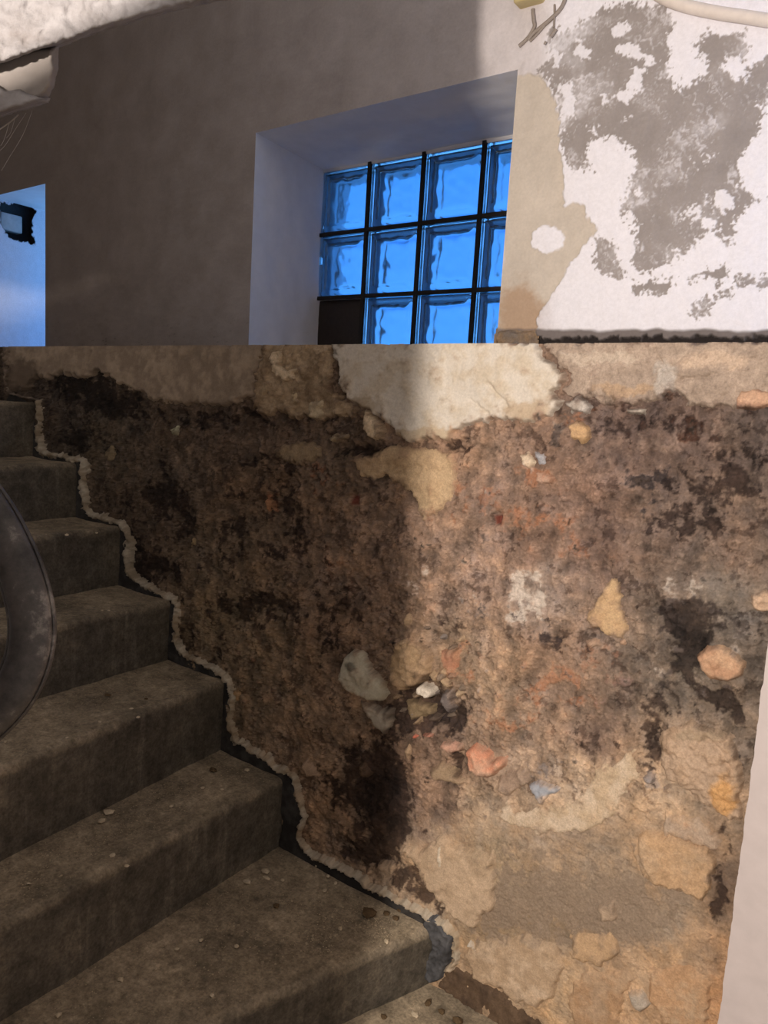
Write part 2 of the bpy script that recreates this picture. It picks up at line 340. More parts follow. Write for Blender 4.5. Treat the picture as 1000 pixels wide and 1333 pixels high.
def patch(name, poly, thick, col, col2=None, spots=(), edge=8, warp=(3, 1.5), rough=1.0, dome=0.0, follow=0.5, mat='patch', D=DW, hb=None, parent=None,
          line=None, half=6, cmix=0.5, mott=0.22, step=None, label=None, cracks=(), res=1.6, kind=None, dirt=.8):
    """a raised piece of plaster, mortar, stone or brick sitting in the wall face; outline in photo pixels taken to the wall plane"""
    if name in ('stone', 'brick_fragment'): rough = rough * 2.4
    P = np.array(line if line is not None else poly, float)[:, :2]; mg = (half if line is not None else 0) + warp[0] * 2 + warp[1] * 2 + 6
    x0, x1 = P[:, 0].min() - mg, P[:, 0].max() + mg; y0, y1 = P[:, 1].min() - mg, P[:, 1].max() + mg
    cs = [hit(a, b, D) for a in (x0, x1) for b in (y0, y1)]
    X0, X1 = min(c[0] for c in cs), max(c[0] for c in cs); Z0, Z1 = min(c[2] for c in cs), max(c[2] for c in cs)
    if D == DW: Z1 = min(Z1, LEDGE)
    nc = max(10, int((x1 - x0) / res)); nr = max(10, int((y1 - y0) / res))
    pc = np.linspace(x0, x1, nc); xs = np.unique(np.array([hit(p, (y0 + y1) / 2, D)[0] for p in pc])); xs = np.interp(np.linspace(0, 1, nc), (xs - xs[0]) / (xs[-1] - xs[0]), X0 + (xs - xs[0]) / (xs[-1] - xs[0]) * (X1 - X0)) if False else np.linspace(X0, X1, nc) if (x1 - x0) < 200 else X0 + (xs - xs[0]) / (xs[-1] - xs[0]) * (X1 - X0)
    zs = np.linspace(Z0, Z1, nr)
    gx, gz = np.meshgrid(xs, zs); px, py = proj(gx, np.full_like(gx, D), gz)
    f = Fields(gx, gz, px, py); wx, wy = f.warp(*warp)
    sd = (ldist(wx, wy, line) - half) if line is not None else sdist(wx, wy, poly)
    bh = (base_h(gx, gz) if hb is None else hb(gx, gz))
    t = sm(0, edge, -sd)
    h = bh * (1 - t * (1 - follow)) - 0.0035 + (thick + 0.0035) * t + dome * sm(0, 40, -sd) + rough * t * (0.0022 * f.n4 + 0.0012 * f.n2 + 0.0006 * f.n3)
    for ln, wd, dp in cracks:
        dl = ldist(px + 3 * f.w3, py + 3 * f.w4, ln); h -= dp * sm(wd, 0, dl)
    c = np.broadcast_to(np.asarray(col, float), gx.shape + (3,)).copy()
    if col2 is not None:
        m = sm(-0.25, 0.35, f.n4 * 0.7 + f.n1 * 0.5 + (cmix - 0.5))[..., None]; c = c * (1 - m) + np.asarray(col2) * m
    c = c * np.clip(1 + mott * (f.n4 + 0.6 * f.n2 + 0.4 * f.n3), 0.4, 1.6)[..., None]
    for cx, cy, rx, ry, cc, k in spots:
        m = k * sm(0.35, 0.7, np.exp(-((wx - cx) / rx) ** 2 - ((wy - cy) / ry) ** 2) + 0.25 * f.n4 + 0.15 * f.n2)[..., None]
        c = c * (1 - m) + np.asarray(cc) * m
    if D == DW and dirt > 0:
        m = (dirt * sm(.15, .75, .75 * np.exp(sd / 8.0) + .5 * f.n4 + .4 * f.n2 + .15 * f.n6))[..., None]; c = c * (1 - m) + wall_color(f) * m
    cell = sd < 2.0
    keep = cell[:-1, :-1] | cell[1:, :-1] | cell[:-1, 1:] | cell[1:, 1:]
    if not keep.any(): return None
    V = np.stack([gx, D - h, gz], -1).reshape(-1, 3); Q = grid_quads(nr, nc, keep)
    V, Q, c = compact(V, Q, c.reshape(-1, 3))
    o = link(name, mesh_np(name, V, Q, np.clip(c, 0.004, 0.88)), MAT[mat], parent if parent is not None else wall_lower)
    if label: o['label'] = label
    if kind: o['kind'] = kind
    return o

# ledge on top of the lower wall
nx, ny = 300, 14
gx, gy = np.meshgrid(np.linspace(XS[0], XS[-1], nx), np.linspace(DW + 0.016, DU + 0.06, ny))
gz = LEDGE + 0.002 + 0.0012 * fbm(gx, gy, 30, 4, 9) - 0.006 * sm(DW + 0.05, DW + 0.016, gy) + 0 * gx
cc = np.broadcast_to(C(150, 132, 112), gx.shape + (3,)) * (1 + 0.25 * fbm(gx, gy, 20, 5, 10))[..., None]
link('ledge', mesh_np('ledge', np.stack([gx, gy, gz], -1).reshape(-1, 3), grid_quads(ny, nx), np.clip(cc, 0.01, 0.8).reshape(-1, 3)), MAT['patch'], wall_lower)

DK = C(60, 46, 36)
# --- plaster band under the ledge
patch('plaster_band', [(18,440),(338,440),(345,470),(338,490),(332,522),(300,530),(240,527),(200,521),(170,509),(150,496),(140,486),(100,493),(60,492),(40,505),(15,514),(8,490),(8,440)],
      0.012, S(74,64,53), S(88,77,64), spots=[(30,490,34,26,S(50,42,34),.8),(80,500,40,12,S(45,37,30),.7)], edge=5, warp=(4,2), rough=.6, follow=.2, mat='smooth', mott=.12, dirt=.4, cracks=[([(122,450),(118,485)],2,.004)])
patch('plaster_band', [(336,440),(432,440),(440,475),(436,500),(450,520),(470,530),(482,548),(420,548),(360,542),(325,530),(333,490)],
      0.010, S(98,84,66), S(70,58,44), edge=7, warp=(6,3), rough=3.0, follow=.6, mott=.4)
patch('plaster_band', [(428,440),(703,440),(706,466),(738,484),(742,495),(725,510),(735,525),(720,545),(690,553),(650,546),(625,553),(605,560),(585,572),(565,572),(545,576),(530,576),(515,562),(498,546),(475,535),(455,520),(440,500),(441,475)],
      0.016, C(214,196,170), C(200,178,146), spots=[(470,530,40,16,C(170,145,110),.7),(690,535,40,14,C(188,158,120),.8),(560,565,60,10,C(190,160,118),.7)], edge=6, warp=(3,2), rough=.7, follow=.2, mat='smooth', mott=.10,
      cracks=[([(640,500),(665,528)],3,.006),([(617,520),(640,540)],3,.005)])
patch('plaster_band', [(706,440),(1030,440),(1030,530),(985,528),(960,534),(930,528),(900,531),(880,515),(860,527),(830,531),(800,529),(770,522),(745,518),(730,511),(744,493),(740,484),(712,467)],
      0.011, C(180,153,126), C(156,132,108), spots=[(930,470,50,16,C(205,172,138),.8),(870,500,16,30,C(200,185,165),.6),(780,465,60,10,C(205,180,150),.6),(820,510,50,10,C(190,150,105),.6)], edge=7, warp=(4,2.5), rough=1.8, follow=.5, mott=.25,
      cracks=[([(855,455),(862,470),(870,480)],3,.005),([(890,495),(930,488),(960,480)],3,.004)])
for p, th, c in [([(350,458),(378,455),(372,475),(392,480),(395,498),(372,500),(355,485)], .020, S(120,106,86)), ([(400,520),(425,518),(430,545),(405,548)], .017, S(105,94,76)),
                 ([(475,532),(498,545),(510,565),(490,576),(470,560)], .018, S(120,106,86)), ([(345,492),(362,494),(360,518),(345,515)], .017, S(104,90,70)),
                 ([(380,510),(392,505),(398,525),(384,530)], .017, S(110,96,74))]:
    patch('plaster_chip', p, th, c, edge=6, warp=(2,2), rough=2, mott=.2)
patch('plaster_chip', [(655,508),(680,503),(705,512),(700,530),(675,534),(660,524)], .012, C(178,152,122), edge=5, warp=(2,1.5), mott=.15)
patch('plaster_chip', [(733,523),(752,514),(770,524),(768,540),(742,538)], .016, C(206,190,170), C(180,160,138), edge=5, warp=(2,2))
patch('plaster_chip', [(815,532),(842,530),(838,540),(818,540)], .010, C(205,186,160), edge=4, warp=(2,1))
patch('brick_fragment', [(955,520),(966,508),(990,504),(1012,510),(1010,530),(985,537),(962,534)], .018, C(206,158,118), C(190,128,88), edge=6, dome=.004, warp=(2,1))
# broken rubble showing in the cavity
rr0 = random.Random(11)
for q in range(26):
    a_ = rr0.uniform(0, 6.28); r_ = rr0.uniform(.25, 1) ; cx0 = 552 + 56 * r_ * math.cos(a_); cy0 = 872 + 74 * r_ * math.sin(a_)
    sz = rr0.uniform(5, 11); po = [(cx0 + sz * rr0.uniform(.6, 1.3) * math.cos(t_), cy0 + sz * rr0.uniform(.5, 1.1) * math.sin(t_)) for t_ in [k_ * 1.047 + rr0.uniform(-.3, .3) for k_ in range(6)]]
    patch('stone', po, rr0.uniform(.006, .016), C(*rr0.choice([(186,150,106),(164,134,98),(140,118,94),(196,162,118),(120,98,78),(150,132,116),(176,132,96)])), edge=4, warp=(1.5, 1), dome=.003, res=1.4, dirt=.6)
# --- mortar and stones in the wall face
patch('mortar_patch', [(463,600),(490,582),(520,577),(560,580),(590,586),(600,600),(596,625),(590,650),(575,665),(552,678),(540,660),(527,638),(505,624),(480,624),(465,614)],
      .006, C(206,168,118), C(192,154,106), spots=[(480,605,24,14,C(178,142,98),.6)], edge=5, warp=(3,2), mott=.14)
patch('mortar_patch', [(795,750),(807,752),(814,775),(811,790),(821,815),(815,834),(790,828),(770,817),(762,805),(775,785),(785,765)], .006, C(208,166,112), C(190,148,98), edge=4, warp=(2,1.5), mott=.14)
patch('mortar_patch', [(760,832),(775,826),(785,840),(768,846)], .004, C(190,148,110), edge=4, warp=(2,1))
patch('mortar_patch', [(802,834),(816,830),(818,842),(804,844)], .004, C(200,155,115), edge=4, warp=(2,1))
patch('stone', [(903,850),(918,838),(940,836),(956,845),(973,862),(970,880),(950,889),(925,886),(911,872)], .012, C(212,166,120), C(190,140,98), edge=7, warp=(2,1), dome=.008)
patch('stone', [(976,774),(995,766),(1012,772),(1010,800),(985,798),(977,787)], .012, C(206,166,126), edge=6, warp=(2,1), dome=.004)
patch('stone', [(858,952),(880,940),(905,935),(930,945),(955,960),(968,985),(973,1010),(968,1040),(965,1076),(945,1070),(920,1052),(890,1032),(866,1012),(858,980)],
      .012, C(190,156,120), C(178,142,104), spots=[(945,1035,22,34,C(216,156,80),.9),(915,955,40,10,C(160,135,100),.6)], edge=9, warp=(3,2), dome=.012, rough=1.4, cracks=[([(920,955),(940,975),(955,1000)],4,.008),([(870,1030),(905,1045),(940,1072)],3,.006)])
patch('brick_fragment', [(607,975),(620,967),(640,974),(645,985),(663,984),(660,1000),(645,1012),(625,1011),(611,1000)], .020, C(228,146,100), C(214,160,120), edge=6, warp=(1.5,1), dome=.006)
for e, c in [(ell(559,957,8,4), (214,120,84)), (ell(541,959,5,4), (226,110,72)), (ell(588,972,16,9,rot=10), (206,150,116)), (ell(532,978,6,10), (196,156,110)), (ell(476,1002,8,12,rot=-30), (150,116,82))]:
    patch('brick_fragment', e, .010, C(*c), edge=4, warp=(1,1), dome=.004, res=1.2)
patch('stone', ell(553,901,14,10,rot=40), .024, C(236,214,182), edge=5, warp=(1,.8), dome=.008, res=1.2)
patch('plaster_patch', [(441,872),(447,852),(460,842),(474,846),(486,865),(499,886),(507,905),(496,916),(475,909),(450,896),(441,886)], .016, C(200,184,150), C(182,164,132), spots=[(460,866,10,7,C(118,110,90),.9)], edge=6, warp=(2,1), dome=.006, mat='smooth')
patch('plaster_patch', [(468,906),(490,918),(513,925),(511,946),(503,957),(488,946),(475,930)], .014, C(184,166,138), C(150,130,108), edge=5, warp=(2,1), mat='smooth')
patch('stone', [(508,836),(528,830),(546,832),(563,850),(561,875),(546,892),(520,905),(504,896),(507,865)], .010, C(190,152,104), C(172,136,94), edge=6, warp=(3,2), rough=2, dome=.006)
patch('brick_fragment', [(570,848),(586,843),(602,846),(603,866),(588,882),(573,869)], .006, C(196,128,86), C(176,120,84), edge=5, warp=(2,1.5), dome=.006)
patch('stone', [(570,908),(580,897),(594,893),(591,922),(578,936)], .014, C(136,120,108), edge=5, warp=(1.5,1), dome=.004)
patch('stone', [(520,916),(540,912),(558,922),(560,936),(530,941)], .002, C(150,122,82), edge=5, warp=(2,1), dome=.006)
patch('stone', [(566,870),(580,880),(592,892),(585,900),(570,885)], .012, C(196,160,112), edge=4, warp=(1.5,1), dome=.004)
patch('stone', [(735,554),(750,545),(768,552),(771,570),(756,579),(740,572)], .010, C(206,160,104), C(188,146,104), edge=6, warp=(2,1.5), dome=.006)
patch('stone', [(674,592),(688,587),(700,600),(692,613),(678,607)], .010, C(232,202,160), edge=5, warp=(1.5,1), dome=.003)
patch('stone', [(692,584),(713,588),(717,603),(702,606)], .008, C(176,168,162), edge=5, warp=(1.5,1), dome=.003)
patch('brick_fragment', [(694,613),(710,610),(725,620),(721,634),(702,631)], .009, C(200,128,86), C(190,150,118), edge=5, warp=(2,1.5), dome=.003)
patch('stone', [(557,1003),(575,988),(598,1004),(616,1021),(592,1024),(565,1016)], .016, C(172,140,100), C(156,124,88), edge=7, warp=(2,1), dome=.004)
patch('plaster_patch', [(638,1064),(665,1035),(690,1052),(720,1045),(745,1042),(765,1010),(800,990),(830,975),(833,1010),(815,1035),(800,1060),(762,1086),(730,1080),(690,1077)],
      .006, C(216,186,148), C(198,166,124), edge=6, warp=(6,3), mott=.12)
patch('plaster_patch', [(686,1020),(705,1012),(736,1025),(720,1036),(705,1049),(695,1041)], .012, C(186,186,186), C(160,158,156), edge=4, warp=(2,1), mat='smooth')
patch('stone', ell(846,1010,11,9), .008, C(128,122,120), edge=5, warp=(2,1), dome=.004)
patch('plaster_patch', [(506,1098),(545,1104),(575,1085),(600,1100),(645,1110),(650,1180),(614,1205),(592,1192),(570,1170),(548,1140),(536,1118)], .016, C(208,172,130), C(186,152,112), edge=6, warp=(4,2), mott=.16)
patch('plaster_patch', [(824,1100),(840,1080),(880,1085),(920,1100),(939,1120),(925,1150),(915,1176),(880,1162),(850,1150),(834,1130)], .012, C(200,156,106), C(186,150,108), edge=7, warp=(3,2), rough=1.5, cracks=[([(830,1090),(835,1120),(848,1140)],3,.006)])
patch('plaster_patch', [(600,1240),(640,1216),(700,1215),(730,1225),(742,1262),(720,1300),(700,1315),(650,1290),(612,1272)], .012, C(192,156,114), C(206,172,132), edge=8, warp=(5,2), mott=.14)
patch('plaster_patch', [(738,1214),(800,1210),(812,1240),(780,1257),(745,1250)], .010, C(202,160,110), C(186,146,100), edge=7, warp=(4,2), mott=.14)
patch('plaster_chip', [(778,1174),(802,1171),(808,1196),(784,1200)], .009, C(186,154,118), edge=4, warp=(2,1), mott=.1)
patch('stone', [(816,1290),(838,1284),(851,1306),(834,1322),(820,1312)], .012, C(186,166,140), edge=6, warp=(1.5,1), dome=.005)
patch('plaster_patch', [(850,1260),(900,1250),(930,1275),(925,1340),(860,1340),(845,1300)], .008, C(198,150,100), C(186,152,112), edge=8, warp=(5,2), mott=.2)
patch('plaster_patch', [(760,1262),(815,1255),(842,1275),(812,1300),(815,1340),(740,1340),(735,1300)], .006, C(192,154,112), C(178,134,88), edge=8, warp=(5,2), mott=.2)
patch('plaster_patch', [(858,1085),(866,1055),(905,1062),(940,1085),(935,1110),(900,1098)], .006, C(186,156,124), C(168,136,104), edge=6, warp=(3,2))
patch('stone', [(650,1010),(690,995),(690,1025),(665,1035),(648,1030)], .008, C(170,138,108), C(150,124,100), edge=6, warp=(3,2), dome=.003)
patch('plaster_chip', [(572,1100),(578,1085),(583,1120),(576,1140)], .020, C(226,200,162), edge=3, warp=(1,1), mott=.08)
patch('plaster_chip', [(392,996),(402,985),(412,1000),(420,1012),(400,1012)], .014, C(178,142,106), edge=4, warp=(1,1))
patch('plaster_chip', [(614,1222),(632,1240),(634,1244),(612,1226)], .020, C(240,226,200), edge=2, warp=(1,1), mott=.05, res=1)
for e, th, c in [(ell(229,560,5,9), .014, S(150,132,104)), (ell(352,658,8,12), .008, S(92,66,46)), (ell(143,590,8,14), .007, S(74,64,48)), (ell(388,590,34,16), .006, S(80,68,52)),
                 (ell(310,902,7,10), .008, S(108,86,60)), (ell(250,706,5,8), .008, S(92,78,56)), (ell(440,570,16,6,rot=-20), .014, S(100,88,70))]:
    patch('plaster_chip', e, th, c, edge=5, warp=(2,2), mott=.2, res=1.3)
# broken lump at the foot of the wall, recess shade mixed into its brown
patch('plaster_patch', [(563,1274),(588,1256),(612,1266),(640,1284),(680,1312),(720,1345),(640,1350),(600,1322),(582,1300)], .000, C(112,86,60), C(84,64,46), edge=7, warp=(4,3), rough=3, dome=.004, follow=0.0, dirt=0)
# cream edge of the cut plaster above the steps, and the dark painted border beside it
STRIP = [(52,524),(53,560),(56,588),(70,594),(105,599),(113,602),(110,630),(113,662),(130,673),(160,681),(168,700),(166,725),(173,750),(195,765),(222,779),(232,782),(232,800),(230,830),(240,850),(295,879),(301,888),(305,910),(300,940),(308,962),(340,981),(382,1009),(389,1025),(396,1060),(390,1090),(402,1107),(440,1127),(500,1160),(550,1186),(582,1203),(595,1218),(592,1246),(586,1262)]
patch('plaster_edge', None, .014, C(196,176,144), C(160,138,104), line=STRIP, half=4.6, edge=3.5, warp=(2.4,1.8), rough=1.2, follow=.2, mott=.25, mat='smooth', res=1.3, dirt=.45)
patch('plaster_edge', None, .013, S(82,72,62), S(66,58,50), line=[(8,440),(8,495),(14,512),(32,517),(50,521)], half=2.5, edge=3, warp=(.6,.5), follow=.2, mat='smooth', res=1.1)

# ------------------------------------------------------------------ upper wall with two window openings
W1 = (-1.674, -0.85); W2 = (-3.20, -2.79); WT = EYE + 0.768; TOP = EYE + 1.75
def lsp(a, b, step): return np.linspace(a, b, max(2, int(abs(b - a) / step) + 1))
ux = np.unique(np.round(np.concatenate([lsp(-4.2, W2[0], .03), lsp(W2[0], W2[1], .03), lsp(W2[1], W1[0], .008), lsp(W1[0], W1[1], .006), lsp(W1[1], -.20, .0018), lsp(-.20, .25, .03)]), 5))
uz = np.unique(np.round(np.concatenate([lsp(LEDGE - .02, WT, .0022), lsp(WT, EYE + 1.05, .0026), lsp(EYE + 1.05, TOP, .03)]), 5))
UX, UZ = np.meshgrid(ux, uz); UPX, UPY = proj(UX, np.full_like(UX, DU), UZ)
fu = Fields(UX, UZ, UPX, UPY)
WHITE, GREY, BEIGE = C(238, 226, 218), C(160, 145, 132), C(204, 184, 158)
STRIPB = [(672,97),(690,97),(706,99),(718,120),(726,150),(730,200),(735,235),(733,268),(746,262),(760,268),(765,285),(780,297),(765,315),(745,340),(735,360),(718,385),(702,405),(697,432),(690,460),(640,460),(646,420),(656,330),(664,200)]
PEEL = [(708,88),(716,65),(726,50),(745,36),(770,22),(798,5),(840,1),(862,12),(868,40),(874,70),(866,100),(880,116),(905,106),(918,75),(915,55),(930,38),(945,50),(968,46),(972,65),(957,75),(946,92),(960,102),(1010,76),(1010,135),(988,140),(985,165),(977,190),(960,215),(965,240),(988,260),(975,272),(955,287),(952,312),(935,302),(925,292),(905,312),(880,332),(862,352),(842,354),(827,336),(822,302),(830,290),(810,284),(805,268),(818,255),(826,230),(822,200),(800,186),(785,178),(768,184),(768,215),(746,222),(735,200),(728,160),(725,130),(716,106)]
PEEL2 = [[(775,312),(788,308),(805,330),(806,352),(812,362),(795,362),(780,358),(774,340)], [(820,372),(845,362),(868,366),(862,378),(842,380),(832,392),(820,384)], [(895,366),(925,358),(942,350),(952,360),(930,368)],
         [(958,362),(985,360),(1010,354),(1010,368),(985,372),(962,372)], [(898,404),(918,392),(930,390),(925,404),(905,410)], [(938,386),(950,378),(958,376),(950,388)], [(720,40),(728,36),(726,50),(716,56)], [(704,90),(712,88),(722,110),(716,112)]]
WHOLES = [(727,72,7,14,1),(757,66,8,14,1),(812,38,13,10,1.1),(823,70,17,11,1.1),(738,112,10,9,1.0),(737,138,12,18,1.1),(829,106,11,16,1.0),(810,128,14,8,.8),(846,78,8,8,.6),(787,133,6,8,.6),(790,190,30,14,.8),(800,215,26,14,.9),(775,165,10,8,.5),
          (756,235,18,14,.7),(835,248,10,8,.8),(940,262,24,14,.9),(900,280,16,12,.6),(985,205,14,20,.8),(995,150,14,16,.7),(822,160,20,10,.35),(905,215,20,14,.35),(930,190,10,30,.4),(870,120,20,10,.35),(860,250,10,30,-.6),(880,190,10,50,-.5),(900,150,30,20,-.4),(780,100,20,20,-.4)]
wx, wy = fu.warp(5, 3)
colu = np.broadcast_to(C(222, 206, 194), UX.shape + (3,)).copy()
# paint darkens leftwards, shade and grime put into the colour; clean skim at right
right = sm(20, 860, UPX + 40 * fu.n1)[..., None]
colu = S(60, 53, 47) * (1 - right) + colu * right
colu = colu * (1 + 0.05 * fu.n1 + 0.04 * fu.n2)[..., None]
hu = 0.0035 * fu.n1 * (1 - right[..., 0]) + 0.001 * fu.n2
box = (UPX > 590) & (UPX < 1100) & (UPY < 480) & (UPY > -60)
sdB = np.full(UX.shape, 1e3); sdB[box] = sdist(UPX[box] + 2 * fu.w1[box] * 2 + fu.w3[box] * 3, UPY[box] + fu.w2[box] * 4 + fu.w4[box] * 3, STRIPB)
inB = sm(1.5, -1.5, sdB)
skim = sm(690, 735, UPX + 14 * fu.w1)[..., None]
colu = colu * (1 - skim) + WHITE * skim
hu = hu + 0.004 * (1 - inB) * sm(590, 650, UPX)
bb = BEIGE * (1 + 0.08 * fu.n1 + 0.06 * fu.n2)[..., None]
mb = sm(0.3, 0.8, np.exp(-((UPX - 675) / 40) ** 2 - ((UPY - 410) / 50) ** 2) + 0.3 * fu.n4)[..., None]
bb = bb * (1 - .8 * mb) + C(176, 136, 96) * .8 * mb
colu = colu * (1 - inB[..., None]) + bb * inB[..., None]
wp = sm(1.5, -1.5, sdist(UPX + 3 * fu.w3, UPY + 3 * fu.w4, ell(713, 312, 22, 18)))
colu = colu * (1 - wp[..., None]) + WHITE * wp[..., None]; hu = hu + .003 * wp
# peeled grey areas
sdP = np.full(UX.shape, 1e3)
sdP[box] = sdist(wx[box], wy[box], PEEL)
for p in PEEL2:
    bx = box & (UPX > min(q[0] for q in p) - 25) & (UPX < max(q[0] for q in p) + 25) & (UPY > min(q[1] for q in p) - 25) & (UPY < max(q[1] for q in p) + 25)
    sdP[bx] = np.minimum(sdP[bx], sdist(wx[bx], wy[bx], p))
mP = sm(7, -7, sdP + 11 * fu.n4 + 9 * fu.n3)
hole = sm(0.38, 0.52, gsum(wx, wy, WHOLES) + 0.32 * fu.n4 + 0.30 * fu.n3 - 0.02)
th_ = np.arctan2(UPY - 260, UPX - 800) * 2.0; rr_ = np.hypot(UPX - 800, UPY - 260) / 9.0
strk = fbm(th_ * 1.2 + .5 * fu.w1, rr_ + 1.5 * fu.w3, 1.0, 4, 77)
mP = sm(0.3, 0.7, mP) * (1 - hole * 0.92) * (1 - inB) * (1 - .55 * sm(.05, .7, strk * .8 + .6 * fu.n1 + .25 * fu.n3))
gcol = GREY * (1 + 0.13 * fu.n1 + 0.06 * fu.n2)[..., None]
smear = sm(0.1, 0.7, fu.n1 + 0.4 * fu.n4)[..., None] * 0.35
gcol = gcol * (1 - smear) + WHITE * 0.85 * smear
colu = colu * (1 - mP[..., None]) + gcol * mP[..., None]; hu = hu - 0.0014 * mP
# hacked-off foot of the plaster above the ledge
foot = sm(2, -2, 430 + 4 * fu.w1 - UPY) * (UPX > 640); foot2 = sm(2.0, -2.0, 439 + 5 * fu.w3 + 3 * fu.w1 - (UPX - 850) * 0.008 - UPY) * (UPX > 640)
colu = colu * (1 - foot[..., None]) + C(122, 108, 98) * foot[..., None]; hu = hu - .004 * foot
colu = colu * (1 - foot2[..., None]) + C(44, 36, 32) * foot2[..., None]; hu = hu - .012 * foot2
# scuffs
sc = sm(0.62, 0.75, fu.n3 + 0.5 * fu.n4) * sm(395, 440, UPY) * (1 - right[..., 0])
colu = colu * (1 - 0.35 * sc[..., None])
for (a_, b_) in (W1, W2):
    dd = np.maximum(np.maximum(a_ - UX, UX - b_), UZ - WT); hu = hu * sm(0, .02, dd)
cx_ = (UX[:-1, :-1] + UX[1:, 1:]) / 2; cz_ = (UZ[:-1, :-1] + UZ[1:, 1:]) / 2
opening = (((cx_ > W1[0]) & (cx_ < W1[1])) | ((cx_ > W2[0]) & (cx_ < W2[1]))) & (cz_ < WT)
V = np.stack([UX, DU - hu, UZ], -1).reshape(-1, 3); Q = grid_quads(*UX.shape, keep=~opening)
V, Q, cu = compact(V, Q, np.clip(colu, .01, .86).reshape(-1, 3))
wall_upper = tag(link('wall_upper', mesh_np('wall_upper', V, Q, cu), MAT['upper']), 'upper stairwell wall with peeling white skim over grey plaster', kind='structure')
patch('brick_fragment', [(646,431),(694,430),(697,452),(645,452)], .010, C(150,118,82), C(120,104,88), edge=4, warp=(1.5,1), D=DU, hb=lambda x, z: 0 * x, parent=wall_upper)

def slab_grid(name, c00, c10, c11, c01, n1, n2, amp, mat, parent, seed=0, col=None):
    """bumpy quad sheet between four corners"""
    a, b = np.meshgrid(np.linspace(0, 1, n1), np.linspace(0, 1, n2)); a = a[..., None]; b = b[..., None]
    P = (np.array(c00) * (1 - a) + np.array(c10) * a) * (1 - b) + (np.array(c01) * (1 - a) + np.array(c11) * a) * b
    nrm = unit(np.cross(np.array(c10) - np.array(c00), np.array(c01) - np.array(c00)))
    e = np.minimum(np.minimum(a, 1 - a), np.minimum(b, 1 - b)) * 8
    P = P + nrm * (amp * fbm(a[..., 0] * 1.0 + seed, b[..., 0] * 1.0, 5, 4, seed)[..., None]) * np.clip(e, 0, 1)
    cc = None if col is None else (np.broadcast_to(col, P.shape) * (1 + .05 * fbm(a[..., 0], b[..., 0], 9, 4, seed + 3))[..., None]).reshape(-1, 3)
    return link(name, mesh_np(name, P.reshape(-1, 3), grid_quads(n2, n1), cc), MAT[mat], parent)
# window 1 : reveals + glass blocks
DG = 1.93
gX0 = -1.706; gZ1 = EYE + 0.757; PITCH = 0.1998
gX1 = gX0 + 4 * PITCH; gZ0 = gZ1 - 3 * PITCH
win = bpy.data.objects.new('window_1', None); COL.objects.link(win); win.location = ((gX0 + gX1) / 2, DG, gZ0)
tag(win, 'deep window of blue glass blocks in dark iron grid', kind='structure')
bpy.context.view_layer.update()
def par(o, p):
    o.parent = p; o.matrix_parent_inverse = p.matrix_world.inverted(); return o
zb = LEDGE - .01
par(slab_grid('reveal', (W1[0], DU, zb), (gX0, DG + .1, zb), (gX0, DG + .1, gZ1), (W1[0], DU, WT), 30, 40, .006, 'reveal', None, 1), win)
par(slab_grid('reveal', (W1[1], DU, zb), (gX1, DG + .1, zb), (gX1, DG + .1, gZ1), (W1[1], DU, WT), 30, 40, .004, 'reveal', None, 2), win)
par(slab_grid('soffit', (W1[0], DU, WT), (W1[1], DU, WT), (gX1, DG + .1, gZ1), (gX0, DG + .1, gZ1), 40, 30, .005, 'reveal', None, 3), win)
par(slab_grid('sill', (W1[0], DU, LEDGE + .002), (W1[1], DU, LEDGE + .002), (gX1, DG + .1, gZ0 - .005), (gX0, DG + .1, gZ0 - .005), 10, 10, .002, 'reveal', None, 4), win)

# glass block: hollow pressed block with rippled inner faces
m, nt, bs = newmat('block_glass')
bs.inputs['Base Color'].default_value = (0.49, 0.65, 0.77, 1); bs.inputs['Roughness'].default_value = 0.13
bs.inputs['Transmission Weight'].default_value = 1.0; bs.inputs['IOR'].default_value = 1.5
MAT['glass'] = m
def glass_block_mesh(seed):
    n = 34; hw = PITCH / 2 - 0.005; dep = 0.04
    t = np.linspace(-1, 1, n); a, b = np.meshgrid(t, t)
    e = np.maximum(abs(a), abs(b))
    out = -dep + 0.004 * sm(0.93, 1.0, e) - 0.0025 * sm(.86, .80, e) * 0            # outer face, rounded rim
    out = out + 0.0022 * sm(.84, .79, e)
    wav = fbm(a, b, 2.2, 2, seed) * 0.0018 + 0.0005 * np.sin(9 * (a + b) + 3 * fbm(a, b, 1.5, 2, seed + 3))
    inn = -dep + 0.010 + wav * sm(.82, .7, e) + 0.009 * sm(.68, .88, e + 0.04 * fbm(a, b, 2.5, 2, seed + 8))
    Vs, Qs = [], []
    def add(P, flip):
        off = sum(len(v) for v in Vs); Vs.append(P.reshape(-1, 3)); Qs.append(grid_quads(n, n, None, flip) + off)
    X, Z = a * hw, b * hw; XI, ZI = a * (hw - .006), b * (hw - .006)
    add(np.stack([X, out, Z], -1), False)                         # room side, faces -Y
    add(np.stack([X, -out, Z], -1), True)                         # outside
    # outer side walls
    off = 0; i = np.arange(n * n).reshape(n, n); N = n * n
    ring = np.concatenate([i[0, :-1], i[:-1, -1], i[-1, :0:-1], i[:0:-1, 0]])
    r2 = np.roll(ring, -1)
    Qs.append(np.stack([ring, ring + N, r2 + N, r2], -1))
    base = 2 * N
    add(np.stack([XI, np.minimum(inn, -0.004), ZI], -1), True)      # cavity, room side
    add(np.stack([XI, np.maximum(-inn, 0.004), ZI], -1), False)
    Qs.append(np.stack([ring, r2, r2 + N, ring + N], -1) + base)
    return mesh_np('glass_block', np.concatenate(Vs), np.concatenate(Qs))
